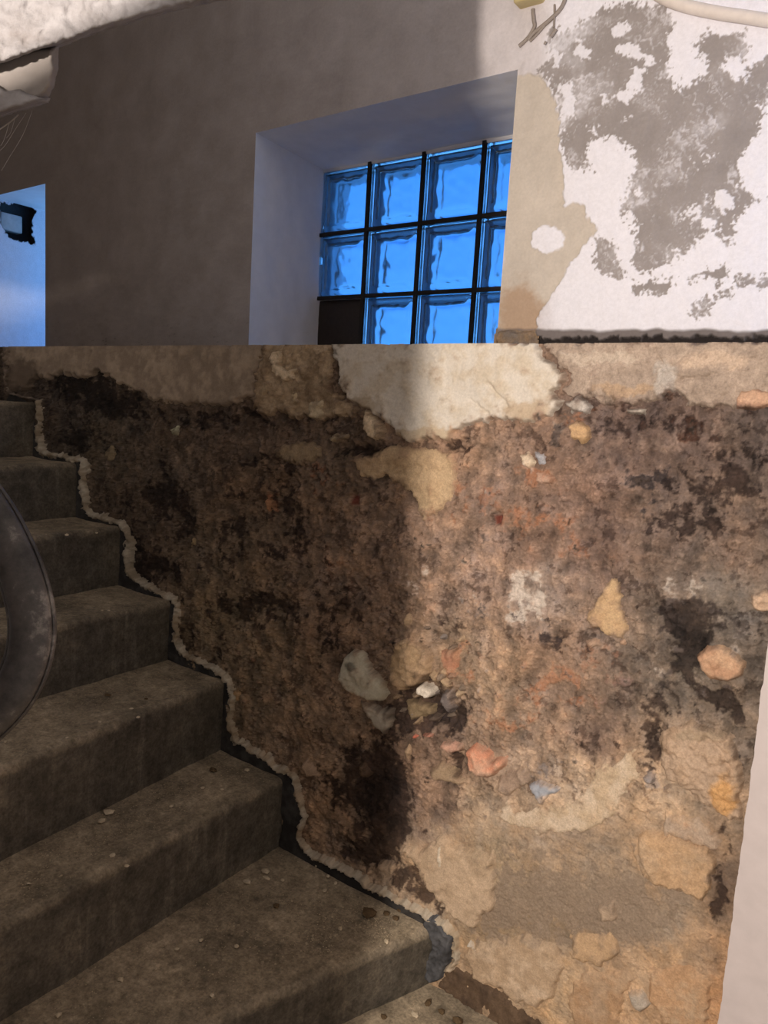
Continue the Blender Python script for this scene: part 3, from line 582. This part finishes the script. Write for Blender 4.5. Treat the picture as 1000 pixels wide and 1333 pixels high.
for r in range(3):
    for c in range(4):
        if r == 2 and c == 0:
            me = box_mesh('dark_pane', -PITCH / 2 + .006, PITCH / 2 - .006, -.03, .03, -PITCH / 2 + .006, PITCH / 2 - .006, .004)
            o = link('dark_pane', me, MAT['dark_panel'], win); o['label'] = 'dark brown pane filling the lower corner'
        else:
            o = link('glass_block', glass_block_mesh(20 + r * 4 + c), MAT['glass'], win)
        o.location = (gX0 + PITCH * (c + .5) - win.location.x, 0.0, gZ1 - PITCH * (r + .5) - win.location.z)
def bars(name, y0, y1, hw, mat):
    for k in range(1, 4):
        x = gX0 + k * PITCH; par(link(name, box_mesh(name, x - hw, x + hw, y0, y1, gZ0, gZ1), MAT[mat], smooth=False), win)
    for k in range(1, 3):
        z = gZ1 - k * PITCH; par(link(name, box_mesh(name, gX0, gX1, y0 + .0005, y1 - .0005, z - hw, z + hw), MAT[mat], smooth=False), win)
bars('glazing_bar', DG - .046, DG - .037, .0058, 'joint')
bars('mortar_joint', DG - .037, DG + .038, .0049, 'reveal')
for nm, a in (('frame', (gX0, gX1, DG - .042, DG + .042, gZ1 - .005, gZ1 + .012)), ('frame', (gX0 - .012, gX0 + .001, DG - .03, DG + .042, gZ0, gZ1)), ('frame', (gX1 - .004, gX1 + .012, DG - .042, DG + .042, gZ0, gZ1)), ('frame', (gX0, gX1, DG - .042, DG + .042, gZ0 - .02, gZ0 + .005))):
    o = link(nm, box_mesh(nm, *a), MAT['reveal']); par(o, win)

# window 2 : open shaft, only its far reveal shows, with a broken hole and a grey box in it
win2 = bpy.data.objects.new('window_2', None); COL.objects.link(win2); win2.location = (W2[0], DU, LEDGE)
tag(win2, 'narrow window opening lit blue by the dusk outside', kind='structure'); bpy.context.view_layer.update()
ry = np.linspace(DU, DG + .05, 260); rz = np.linspace(zb, WT, 260); RY, RZ = np.meshgrid(ry, rz)
rpx, rpy = proj(np.full_like(RY, W2[0]), RY, RZ)
fr = Fields(RY, RZ, rpx, rpy); wx, wy = fr.warp(1.5, 1.2)
HOLE = [(3,264),(16,266),(24,263),(36,265),(47,275),(43,285),(42,305),(44,319),(30,315),(15,311),(6,303),(1,292),(0,280)]
hd = sm(1.2, -1.2, sdist(wx, wy, HOLE))
RX = W2[0] - 0.07 * hd + 0.0015 * fr.n1
rc = C(214, 208, 206) * (1 + .05 * fr.n2)[..., None]; rc = rc * (1 - hd[..., None]) + C(56, 50, 46) * hd[..., None]
RX = W2[0] + 0.0015 * fr.n1
hk = hd > .5; keep_ = ~(hk[:-1, :-1] & hk[1:, 1:])
o = link('reveal', mesh_np('reveal', np.stack([RX, RY, RZ], -1).reshape(-1, 3), grid_quads(*RY.shape, keep_, True), np.clip(rc, .01, .8).reshape(-1, 3)), MAT['smooth']); par(o, win2)
par(slab_grid('reveal', (W2[1], DU, zb), (W2[1], DG + .05, zb), (W2[1], DG + .05, WT), (W2[1], DU, WT), 20, 20, .003, 'reveal', None, 5), win2)
par(slab_grid('soffit', (W2[0], DU, WT), (W2[1], DU, WT), (W2[1], DG + .05, WT), (W2[0], DG + .05, WT), 20, 20, .003, 'reveal', None, 6), win2)
par(slab_grid('sill', (W2[0], DU, LEDGE + .002), (W2[1], DU, LEDGE + .002), (W2[1], DG + .05, LEDGE + .002), (W2[0], DG + .05, LEDGE + .002), 8, 8, .001, 'reveal', None, 7), win2)
def on_reveal(x, y):
    d = ROT @ np.array([x - CX, y - CY, F]); d = d * (W2[0] / d[0]); return d + np.array([0, 0, EYE])
a = on_reveal(4, 274); b = on_reveal(33, 304)
cv = [on_reveal(*q) for q in HOLE]; cy0, cy1 = min(q[1] for q in cv) - .02, max(q[1] for q in cv) + .02; cz0, cz1 = min(q[2] for q in cv) - .02, max(q[2] for q in cv) + .02
bm = bmesh.new(); bmesh.ops.create_cube(bm, size=1)
for v in bm.verts: v.co = Vector((W2[0] - .045 + v.co.x * .084, (cy0 + cy1) / 2 + v.co.y * (cy1 - cy0), (cz0 + cz1) / 2 + v.co.z * (cz1 - cz0)))
bmesh.ops.delete(bm, geom=[max(bm.faces, key=lambda f: f.calc_center_median().x)], context='FACES')
me = bpy.data.meshes.new('broken_recess'); bm.to_mesh(me); bm.free(); par(link('broken_recess', me, MAT['dark_panel'], smooth=False), win2)
sb = link('socket_box', box_mesh('socket_box', W2[0] - .065, W2[0] - .022, min(a[1], b[1]), max(a[1], b[1]), min(a[2], b[2]), max(a[2], b[2]), .006, 3), MAT['grey_box'])
tag(sb, 'grey flush box in the broken hole of the blue window reveal', 'electrical box')

# ------------------------------------------------------------------ the rest of the stairwell
def struct(name, args, mat, label, bev=0):
    return tag(link(name, box_mesh(name, *args, bev), MAT[mat], smooth=False), label, kind='structure')
XL, XR, YB, ZT = -4.2, 1.6, -1.7, EYE + 1.75
struct('wall_left', (XL - .1, XL, YB, DU + .05, -.3, ZT), 'room', 'end wall at the head of the stairs')
struct('wall_far_right', (XR, XR + .1, YB, 1.2, -.3, ZT), 'room', 'side wall of the stairwell')
struct('wall_near', (XL, XR, YB - .1, YB, -.3, ZT), 'room', 'near wall of the stairwell')
struct('ceiling', (XL - .1, XR + .1, YB - .1, DU + .05, ZT, ZT + .1), 'room', 'plastered stairwell ceiling')
# white pier at the right
pe = hit(967, 1090, 1.23)
pz = np.linspace(-.05, ZT, 160); pn = 60
pxs = np.concatenate([np.full(12, pe[0]), np.linspace(pe[0], XR, pn)]); pys = np.concatenate([np.linspace(DW + .02, 1.23, 12), np.full(pn, 1.23)])
def pier_sheet(xs, ys, k):
    A, Z = np.meshgrid(np.arange(len(xs)), pz)
    jag = 0.0022 * fbm(Z, Z * 0 + 3.1, 18, 4, 31) + 0.0008 * fbm(Z, Z * 0 + 9.1, 70, 3, 32)
    P = np.stack([xs[A] + jag * np.clip(1 - abs(xs[A] - pe[0]) / .03, 0, 1) * k[A], ys[A] + (0.0015 * fbm(xs[A], Z, 12, 4, 33) * np.clip((xs[A] - pe[0]) / .03, 0, 1)), Z], -1)
    return mesh_np('wall_right', P.reshape(-1, 3), grid_quads(*A.shape))
pz = np.linspace(-.05, ZT, 500)
wr = tag(link('wall_right', pier_sheet(np.concatenate([np.linspace(pe[0], pe[0] + .03, 8)[:-1], np.linspace(pe[0] + .03, XR, 40)]), np.full(47, 1.23), np.ones(47)), MAT['white']), 'white painted pier closing the damp wall', kind='structure')
link('pier_side', pier_sheet(np.full(12, pe[0]), np.linspace(DW + .02, 1.23, 12), np.linspace(0, 1, 12)), MAT['white'], wr)
# unseen wall, added with a sloped top to keep lamp light off the stairs
bm = bmesh.new(); zt = EYE + .288; zl_ = EYE + .222
ring = [(-.488, -.3), (-.488, zt), (-.66, zl_), (-1.25, zl_ - .12), (-1.25, -.3)]
fr_ = [bm.verts.new((x, .03, z)) for x, z in ring]; bk_ = [bm.verts.new((x, .10, z)) for x, z in ring]
bm.faces.new(fr_); bm.faces.new(bk_[::-1])
for i in range(5): bm.faces.new((fr_[i], bk_[i], bk_[(i + 1) % 5], fr_[(i + 1) % 5]))
bmesh.ops.recalc_face_normals(bm, faces=bm.faces[:])
me = bpy.data.meshes.new('shade_wall'); bm.to_mesh(me); bm.free()
tag(link('shade_wall', me, MAT['room'], smooth=False), 'unseen low wall added to shade the stair side', kind='structure')

# ------------------------------------------------------------------ staircase
m, nt, bs = newmat('step_paint')
at = nt.nodes.new('ShaderNodeAttribute'); at.attribute_name = 'dust'
n1 = noise_node(nt, 9, 9, 0.65); n2 = noise_node(nt, 150, 5, 0.7); n3 = noise_node(nt, 45, 8, 0.7)
pc = ramp(nt, n1.outputs[0], [(0.3, tuple(lin((74, 68, 60)))), (0.55, tuple(lin((100, 93, 82)))), (0.75, tuple(lin((124, 113, 98))))])
dc = ramp(nt, n1.outputs[0], [(0.32, tuple(lin((122, 110, 92)))), (0.5, tuple(lin((160, 145, 122)))), (0.7, tuple(lin((190, 172, 146))))])
r3 = ramp(nt, n3.outputs[0], [(0.33, (0.62,) * 3), (0.66, (1.26,) * 3)]); r2 = ramp(nt, n2.outputs[0], [(0.32, (0.55,) * 3), (0.68, (1.35,) * 3)])
mp_ = nt.nodes.new('ShaderNodeMapping'); mp_.inputs['Scale'].default_value = (34, 34, 2.5); tc_ = nt.nodes.new('ShaderNodeTexCoord'); n4 = nt.nodes.new('ShaderNodeTexNoise')
n4.inputs['Scale'].default_value = 1.0; n4.inputs['Detail'].default_value = 5
nt.links.new(tc_.outputs['Object'], mp_.inputs[0]); nt.links.new(mp_.outputs[0], n4.inputs['Vector'])
r4 = ramp(nt, n4.outputs[0], [(0.35, (0.85,) * 3), (0.6, (1.0,) * 3), (0.72, (1.5,) * 3)])
mx = nt.nodes.new('ShaderNodeMix'); mx.data_type = 'RGBA'
nt.links.new(at.outputs['Fac'], mx.inputs[0]); nt.links.new(mul(nt, pc.outputs[0], r4.outputs[0]), mx.inputs[6]); nt.links.new(dc.outputs[0], mx.inputs[7])
nt.links.new(mul(nt, mul(nt, mx.outputs[2], r3.outputs[0]), r2.outputs[0], 0.8), bs.inputs['Base Color'])
bs.inputs['Roughness'].default_value = 0.78; bs.inputs['Specular IOR Level'].default_value = 0.3
bump(nt, bs, n2.outputs[0], 0.5, 0.002)
MAT['step'] = m
MAT['border'] = plain('dark_border_paint', (62, 60, 60), 0.25, 90, 0.5, 0.5, 0.4)
stair = bpy.data.objects.new('staircase', None); COL.objects.link(stair); stair.location = (-1.2, 1.0, 0)
tag(stair, 'dark painted concrete stair with dusty treads climbing along the damp wall', 'staircase'); bpy.context.view_layer.update()
# nosing lines: X at the wall, slope of X over (DW - Y)
TZ = [0.0, 0.135, 0.322, 0.517, 0.690, 0.867, 1.036, 1.214, 1.392, 1.57]
NX = [None, (-.755, -.36), (-1.222, 0.02), (-1.452, 0.10), (-1.684, 0.05), (-1.925, 0.06), (-2.155, 0.03), (-2.41, 0.03), (-2.655, 0.0), (-2.90, 0.0)]
YI = 0.14
def nose(k, y): return NX[k][0] + NX[k][1] * (DW - y)
for k in range(1, 9):
    ny_ = 150; ys = np.linspace(DW + .02, YI, ny_)
    prof = []                                   # (kind, t): riser then rounded nosing then tread
    nrise, nn, ntr = 26, 8, 46
    rr = 0.016
    P = np.zeros((ny_, nrise + nn + ntr, 3)); dust = np.zeros((ny_, nrise + nn + ntr))
    x0 = nose(k, ys); x1 = nose(k + 1, ys) - .03
    for i in range(nrise):
        t = i / nrise; P[:, i, 0] = x0 - .004 * (1 - t); P[:, i, 2] = TZ[k - 1] - .02 + (TZ[k] - rr - TZ[k - 1] + .02) * t; dust[:, i] = 0.25 * sm(.12, .0, t) * 2
    for i in range(nn):
        a = i / nn * math.pi / 2; P[:, nrise + i, 0] = x0 - rr + rr * math.cos(a); P[:, nrise + i, 2] = TZ[k] - rr + rr * math.sin(a); dust[:, nrise + i] = 0.15 + .6 * i / nn
    for i in range(ntr):
        t = i / (ntr - 1); P[:, nrise + nn + i, 0] = (x0 - rr) * (1 - t) + x1 * t; P[:, nrise + nn + i, 2] = TZ[k] - 0.004 * math.sin(math.pi * t); dust[:, nrise + nn + i] = .8 + .2 * sm(0, .3, t)
    P[:, :, 1] = ys[:, None]
    nz = fbm(P[..., 0] * 1.0 + P[..., 2], P[..., 1], 7, 4, 60 + k); nf = fbm(P[..., 0] - P[..., 2], P[..., 1], 40, 3, 80 + k)
    P[..., 2] += 0.003 * nz + .0008 * nf; P[..., 0] += 0.003 * nz + .0008 * nf
    dust = np.clip(dust + 0.35 * fbm(P[..., 0] + P[..., 2] * .7, P[..., 1], 12, 4, 90 + k) * (dust > .05), 0, 1)
    o = link('step', mesh_np('step', P.reshape(-1, 3), grid_quads(ny_, nrise + nn + ntr, None, False), None, dust.ravel()), MAT['step']); par(o, stair)
# lower landing
gx, gy = np.meshgrid(np.linspace(XL, XR, 260), np.linspace(YB, DW + .02, 160))
gz = 0.004 * fbm(gx, gy, 7, 4, 70)
du = np.clip(.8 + .3 * fbm(gx, gy, 10, 4, 71), 0, 1)
fl = link('floor', mesh_np('floor', np.stack([gx, gy, gz], -1).reshape(-1, 3), grid_quads(*gx.shape), None, du.ravel()), MAT['step'])
tag(fl, 'dusty concrete landing at the foot of the steps', kind='structure')
struct('floor_upper', (XL, -2.90, -.2, DU + .02, TZ[8] - .12, TZ[8] - .005), 'room', 'upper landing at the head of the stairs')
# dark painted border on the wall beside the steps
bl = [(x - 14, y + 9) for x, y in STRIP[:-3]]
bl[0] = (20, 526)
b_ = patch('painted_border', None, .005, C(52, 47, 42), C(72, 66, 59), line=bl, half=15, edge=4, warp=(1.0, .6), rough=.6, follow=.1, mott=.25, mat='smooth', res=1.3, dirt=0)
patch('painted_border', None, .014, C(92, 88, 84), C(56, 53, 50), line=[(564,1203),(577,1220),(575,1244),(566,1262)], half=14, edge=4, warp=(1.5, 1.2), rough=3, follow=.1, mott=.6, mat='smooth', res=1.2, dirt=0)

# ------------------------------------------------------------------ slab of the upper flight at the top left
m, nt, bs = newmat('rough_whitewash')
n1 = noise_node(nt, 14, 9, 0.7); n2 = noise_node(nt, 120, 6, 0.7)
r = ramp(nt, n1.outputs[0], [(0.28, tuple(lin((118, 110, 106)))), (0.5, tuple(lin((146, 142, 142)))), (0.72, tuple(lin((166, 163, 164))))])
nt.links.new(r.outputs[0], bs.inputs['Base Color']); bs.inputs['Roughness'].default_value = 0.95
bump(nt, bs, n2.outputs[0], 0.8, 0.003)
MAT['whitewash'] = m
MAT['nib'] = plain('bare_plaster', (140, 133, 128), 0.06, 40, 0.9, 0.15)
slab = bpy.data.objects.new('stair_soffit', None); COL.objects.link(slab); slab.location = tuple(depth(60, 60, 0.80))
tag(slab, 'rough whitewashed underside of the upper stair flight with a broken step edge', 'stair soffit'); bpy.context.view_layer.update()
def extruded(name, outline, d0, d1, mat, amp, seed, parent, tiltx=0.0):
    """solid with an outline given by directions, front face at forward distance d0, back at d1"""
    O = np.array(outline, float); x0, y0 = O.min(0) - 6; x1, y1 = O.max(0) + 6
    n = int(max(30, (x1 - x0) / 2.6)); mrow = int(max(24, (y1 - y0) / 2.6))
    a, b = np.meshgrid(np.linspace(x0, x1, n), np.linspace(y0, y1, mrow))
    w1 = fbm(a, b, 1 / 60, 4, seed); w2 = fbm(a, b, 1 / 60, 4, seed + 5); w3 = fbm(a, b, 1 / 14, 3, seed + 9)
    sd = sdist(a + amp * 220 * w1 * .5 + 1.2 * w3, b + amp * 220 * w2 * .5 + 1.2 * w3, O)
    dd = d0 + tiltx * (a - x0) / (x1 - x0) + (d1 - d0) * (1 - np.sqrt(np.clip(1 - sm(-10, 0, sd) ** 2, 0, 1))) + amp * (w1 + .6 * w3)
    gy_, gx_ = np.gradient(sd, (y1 - y0) / (mrow - 1), (x1 - x0) / (n - 1)); out_ = np.clip(sd, 0, 8)
    a = a - out_ * gx_; b = b - out_ * gy_
    P = np.array([ROT @ (np.array([p - CX, q - CY, F]) * t / F) + np.array([0, 0, EYE]) for p, q, t in zip(a.ravel(), b.ravel(), dd.ravel())])
    cell = sd < 0; keep = cell[:-1, :-1] | cell[1:, :-1] | cell[:-1, 1:] | cell[1:, 1:]
    Q = grid_quads(mrow, n, keep, True); P, Q = compact(P, Q)
    o = link(name, mesh_np(name, P, Q), MAT[mat]); par(o, parent); return o
extruded('rough_plaster', [(-420,-420),(366,-420),(366,-20),(318,-6),(296,0),(240,12),(190,24),(150,36),(110,49),(76,62),(50,70),(25,80),(0,88),(-420,200)], .80, 1.0, 'whitewash', .006, 3, slab, .02)
extruded('concrete_nib', [(-300,60),(20,60),(76,56),(76,90),(70,115),(64,125),(40,140),(-420,260),(-420,60)], .845, 1.0, 'nib', .0015, 7, slab)
extruded('rough_plaster', [(-300,118),(0,104),(10,112),(28,110),(38,116),(52,120),(66,128),(64,133),(40,141),(20,147),(0,153),(-300,230)], .83, 1.0, 'whitewash', .004, 12, slab)
# cobweb strands
web = bpy.data.objects.new('cobweb', None); COL.objects.link(web); web.location = tuple(depth(10, 170, .86)); bpy.context.view_layer.update()
tag(web, 'dusty cobweb strands hanging under the broken soffit edge', 'cobweb')
for pts, r in [([(24,149),(14,158),(0,168),(-12,174)], .0008), ([(34,147),(22,165),(6,190),(-6,200)], .00025), ([(42,144),(30,175),(12,205),(2,222)], .00025), ([(12,160),(6,180),(1,190)], .0003), ([(20,152),(14,172),(8,180)], .00025)]:
    par(link('strand', tube_mesh('strand', [depth(x, y, .86) for x, y in pts], r, 5, 5), MAT['web']), web)

# ------------------------------------------------------------------ handrail
m, nt, bs = newmat('worn_rail')
n1 = noise_node(nt, 22, 9, 0.7); n2 = noise_node(nt, 160, 5, 0.6)
r = ramp(nt, n1.outputs[0], [(0.36, tuple(lin((34, 31, 30)))), (0.55, tuple(lin((74, 69, 66)))), (0.72, tuple(lin((160, 152, 144))))])
nt.links.new(r.outputs[0], bs.inputs['Base Color']); bs.inputs['Roughness'].default_value = 0.5
bump(nt, bs, n2.outputs[0], 0.2, 0.001); MAT['rail'] = m
def rail_mesh(name, cl, dist, sect):
    P = np.array([depth(x, y, d) for (x, y), d in zip(cl, dist)]); 
    tt = np.linspace(0, len(P) - 1, 90); Q2 = []
    Pp = np.vstack([2 * P[0] - P[1], P, 2 * P[-1] - P[-2]])
    for t in tt:
        i = min(int(t), len(P) - 2); s = t - i; a, b, c, d = Pp[i], Pp[i + 1], Pp[i + 2], Pp[i + 3]
        Q2.append(0.5 * (2 * b + (c - a) * s + (2 * a - 5 * b + 4 * c - d) * s * s + (3 * b - a - 3 * c + d) * s ** 3))
    cs = np.array(Q2); T = np.gradient(cs, axis=0); T /= np.linalg.norm(T, axis=1)[:, None]
    eye = np.array([0, 0, EYE]); V = []
    for c, t in zip(cs, T):
        n0 = ROT @ np.array([0.25, -0.12, -1.0]); nn = unit(n0 - (n0 @ t) * t); sd_ = np.cross(t, nn)
        for u, v in sect: V.append(c + u * sd_ + v * nn)
    n = len(sect); Q = [[i * n + k, i * n + (k + 1) % n, (i + 1) * n + (k + 1) % n, (i + 1) * n + k] for i in range(len(cs) - 1) for k in range(n)]
    return mesh_np(name, np.array(V), np.array(Q))
sec = []
for k in range(28):
    a = 2 * math.pi * k / 28; u = math.cos(a); v = math.sin(a)
    sec.append((0.0195 * math.copysign(abs(u) ** 0.75, u), 0.013 * math.copysign(abs(v) ** 0.8, v)))
hr = bpy.data.objects.new('handrail', None); COL.objects.link(hr); cl = [(-120,560),(-60,606),(-14,664),(16,720),(34,770),(41,815),(35,860),(14,905),(-24,945),(-80,985),(-150,1020)]
hr.location = tuple(depth(-150, 1020, .74)); bpy.context.view_layer.update()
tag(hr, 'worn dark handrail curling out beside the steps', 'handrail')
par(link('rail', rail_mesh('rail', cl, [.80,.78,.765,.755,.75,.745,.74,.735,.735,.74,.74], sec), MAT['rail']), hr)
lip = [(0.0205 + 0.0022 * math.cos(2 * math.pi * k / 10), -0.004 + 0.006 * math.sin(2 * math.pi * k / 10)) for k in range(10)]
par(link('edge_lip', rail_mesh('edge_lip', cl, [.80,.78,.765,.755,.75,.745,.74,.735,.735,.74,.74], lip), MAT['rail']), hr)
lip2 = [(-u, v) for u, v in lip]
par(link('edge_lip', rail_mesh('edge_lip', cl, [.80,.78,.765,.755,.75,.745,.74,.735,.735,.74,.74], lip2[::-1]), MAT['rail']), hr)

# ------------------------------------------------------------------ conduit, box and wires on the upper wall
cd = link('conduit', tube_mesh('conduit', [hit(838,-22,DU-.012), hit(862,-4,DU-.012), hit(890,7,DU-.012), hit(930,16,DU-.012), hit(970,22,DU-.012), hit(1010,28,DU-.012), hit(1060,33,DU-.012)], .0115, 14, 8), MAT['conduit'])
tag(cd, 'white painted conduit curving along the top of the peeling wall', 'conduit')
a = hit(677, 14, DU); b = hit(713, -30, DU)
jb = bpy.data.objects.new('junction_box', None); COL.objects.link(jb); jb.location = tuple(a); bpy.context.view_layer.update()
tag(jb, 'cream junction box with loose wires at the edge of the grey patch', 'junction box')
par(link('housing', box_mesh('housing', a[0], b[0], DU - .035, DU + .004, a[2], b[2], .005, 3), MAT['box']), jb)
for pts, r in [([(694,12),(695,26),(696,34),(690,46),(683,54),(676,60)], .0042), ([(737,-6),(734,4),(728,14),(716,26),(704,36),(694,44),(688,52)], .0045), ([(722,6),(722,20),(721,36)], .0022), ([(724,38),(721,43),(717,48)], .004), ([(712,30),(700,44),(690,54)], .0028), ([(711,54),(709,58)], .003)]:
    par(link('wire', tube_mesh('wire', [hit(x, y, DU - .008) for x, y in pts], r, 8, 5), MAT['wire']), jb)

# ------------------------------------------------------------------ crumbs and grit on the treads
def crumb_mesh(seed, sx, sy, sz):
    rnd = random.Random(seed); bm = bmesh.new(); bmesh.ops.create_icosphere(bm, subdivisions=1, radius=1)
    for v in bm.verts:
        k = rnd.uniform(.7, 1.15); v.co = Vector((v.co.x * sx * k, v.co.y * sy * k, (v.co.z * k + .75) * sz))
    me = bpy.data.meshes.new('plaster_crumb'); bm.to_mesh(me); bm.free(); return me
TREADS = {0: 0, 1: 1, 2: 2, 3: 3, 4: 4, 5: 5, 6: 6}
CR = [(345,1135,1,8,5,0),(347,1143,1,8,3.5,0),(321,1149,1,7,5,0),(493,1164,1,9,6,0),(481,1192,1,13,10,1),(503,1190,1,5,4,1),(515,1196,1,6,4,1),(508,1171,1,5,4,0),(503,1226,1,5,4,0),(443,1210,1,4,4,0),(427,1141,1,4,3,0),(413,1127,1,3,3,0),
      (437,1150,1,3,3,0),(368,1146,1,3,3,0),(360,1180,1,6,4,1),(423,1160,1,4,3,0),(463,1152,1,3,2,0),(543,1195,1,6,5,1),(552,1200,1,4,4,1),(520,1185,1,5,4,1),(308,1232,1,4,3,0),(276,1296,1,4,3,0),(230,1236,1,4,3,0),(157,1275,1,6,3,0),(76,1322,1,4,4,0),
      (262,1224,1,3,3,0),(203,1261,1,3,2,0),(141,1058,2,9,5,0),(132,1070,2,6,5,0),(147,1114,2,5,4,0),(165,1128,2,4,3,0),(264,1026,2,4,3,0),(289,1028,2,4,2.5,0),(277,1003,2,9,4,1),(322,1003,2,5,4,0),(223,1050,2,3,3,0),(60,1085,2,4,2,0),(37,1150,2,3,2,0),
      (180,934,3,4,3,0),(171,923,3,5,2.5,0),(130,940,3,4,2.5,0),(87,961,3,3,2.5,0),(7,966,3,3,3,0),(190,910,3,4,2,1),(140,905,3,8,3,1),(133,795,4,3,2,0),(142,795,4,3,2,0),(87,697,5,4,3,0),(126,694,5,3,2,0),(557,1307,0,5,7,1),(575,1318,0,6,5,1),(540,1322,0,7,4,0),(500,1325,0,6,4,1),(596,1330,0,8,6,1)]
SPECIAL = {0: ('flat pale plaster flake lying at the foot of the second riser', 'pale flakes at the foot of the second riser'), 1: ('flat pale plaster flake lying at the foot of the second riser', 'pale flakes at the foot of the second riser'),
           2: ('flat pale plaster flake lying at the foot of the second riser', 'pale flakes at the foot of the second riser'), 3: ('pale angular plaster lump on the lowest step against the damp wall', None),
           4: ('largest brown rubble lump on the lowest step', None), 27: ('largest pale plaster crumb on the second step up', None), 51: ('pale plaster crumb on the landing at the foot of the steps', None)}
NAMES = {0: 'landing at the foot of the steps', 1: 'lowest step', 2: 'second step up', 3: 'third step up', 4: 'fourth step up', 5: 'fifth step up'}
for i, (x, y, k, rx, ry, dk) in enumerate(CR):
    p = hitz(x, y, TZ[k]); dist = np.linalg.norm(p - np.array([0, 0, EYE])); s = dist / F * 0.66
    o = link('plaster_crumb', crumb_mesh(i, rx * s * 1.2, ry * s * 1.5, min(rx, ry) * s * .8), MAT['crumb_dark' if dk else 'crumb'], smooth=False)
    o.location = (p[0], p[1], TZ[k] - .001); o.rotation_euler = (0, 0, random.uniform(-.6, .6) + .5)
    if i in SPECIAL:
        tag(o, SPECIAL[i][0], 'crumb', SPECIAL[i][1]); continue
    tag(o, ('small brown rubble crumb on the ' if dk else 'small pale plaster crumb on the ') + NAMES[k], 'crumb', ('brown crumbs on the ' if dk else 'pale crumbs on the ') + NAMES[k])
Vg, Qg = [], []
rnd = np.random.default_rng(5)
def grit(x, y, z, s):
    n = len(Vg)
    for dx, dy, dz in ((1, 0, 0), (0, 1, 0), (-1, 0, 0), (0, -1, 0), (0, 0, 1)):
        j = rnd.uniform(.6, 1.2); Vg.append((x + dx * s * j, y + dy * s * j, z + dz * s * j * .8))
    for a, b in ((0, 1), (1, 2), (2, 3), (3, 0)): Qg.append((n + a, n + b, n + 4))
for k in range(0, 8):
    cnt = [900, 2600, 2000, 1300, 500, 300, 160, 60][k]
    for _ in range(cnt):
        y = rnd.uniform(.3, DW - .015)
        if k == 0: x = rnd.uniform(-.75, -.3)
        else:
            t = rnd.uniform(.02, 1) ** (.8 if k > 1 else 1); x = nose(k, y) * (1 - t) + nose(k + 1, y) * t
            if k == 1 and rnd.random() < .4: y = DW - .02 - abs(rnd.normal(0, .12)); x = nose(1, y) - abs(rnd.normal(0, .12)) - .01
        if k and (x < nose(k + 1, y) + .004 or x > nose(k, y) - .01): continue
        grit(x, y, TZ[k] - .0015, rnd.uniform(.0008, .0021) * (1.7 if rnd.random() < .08 else 1))
g = link('grit', mesh_np('grit', np.array(Vg), np.array(Qg)), MAT['grit'], smooth=False)
tag(g, 'fine pale grit scattered over the dusty treads', 'grit', kind='stuff')
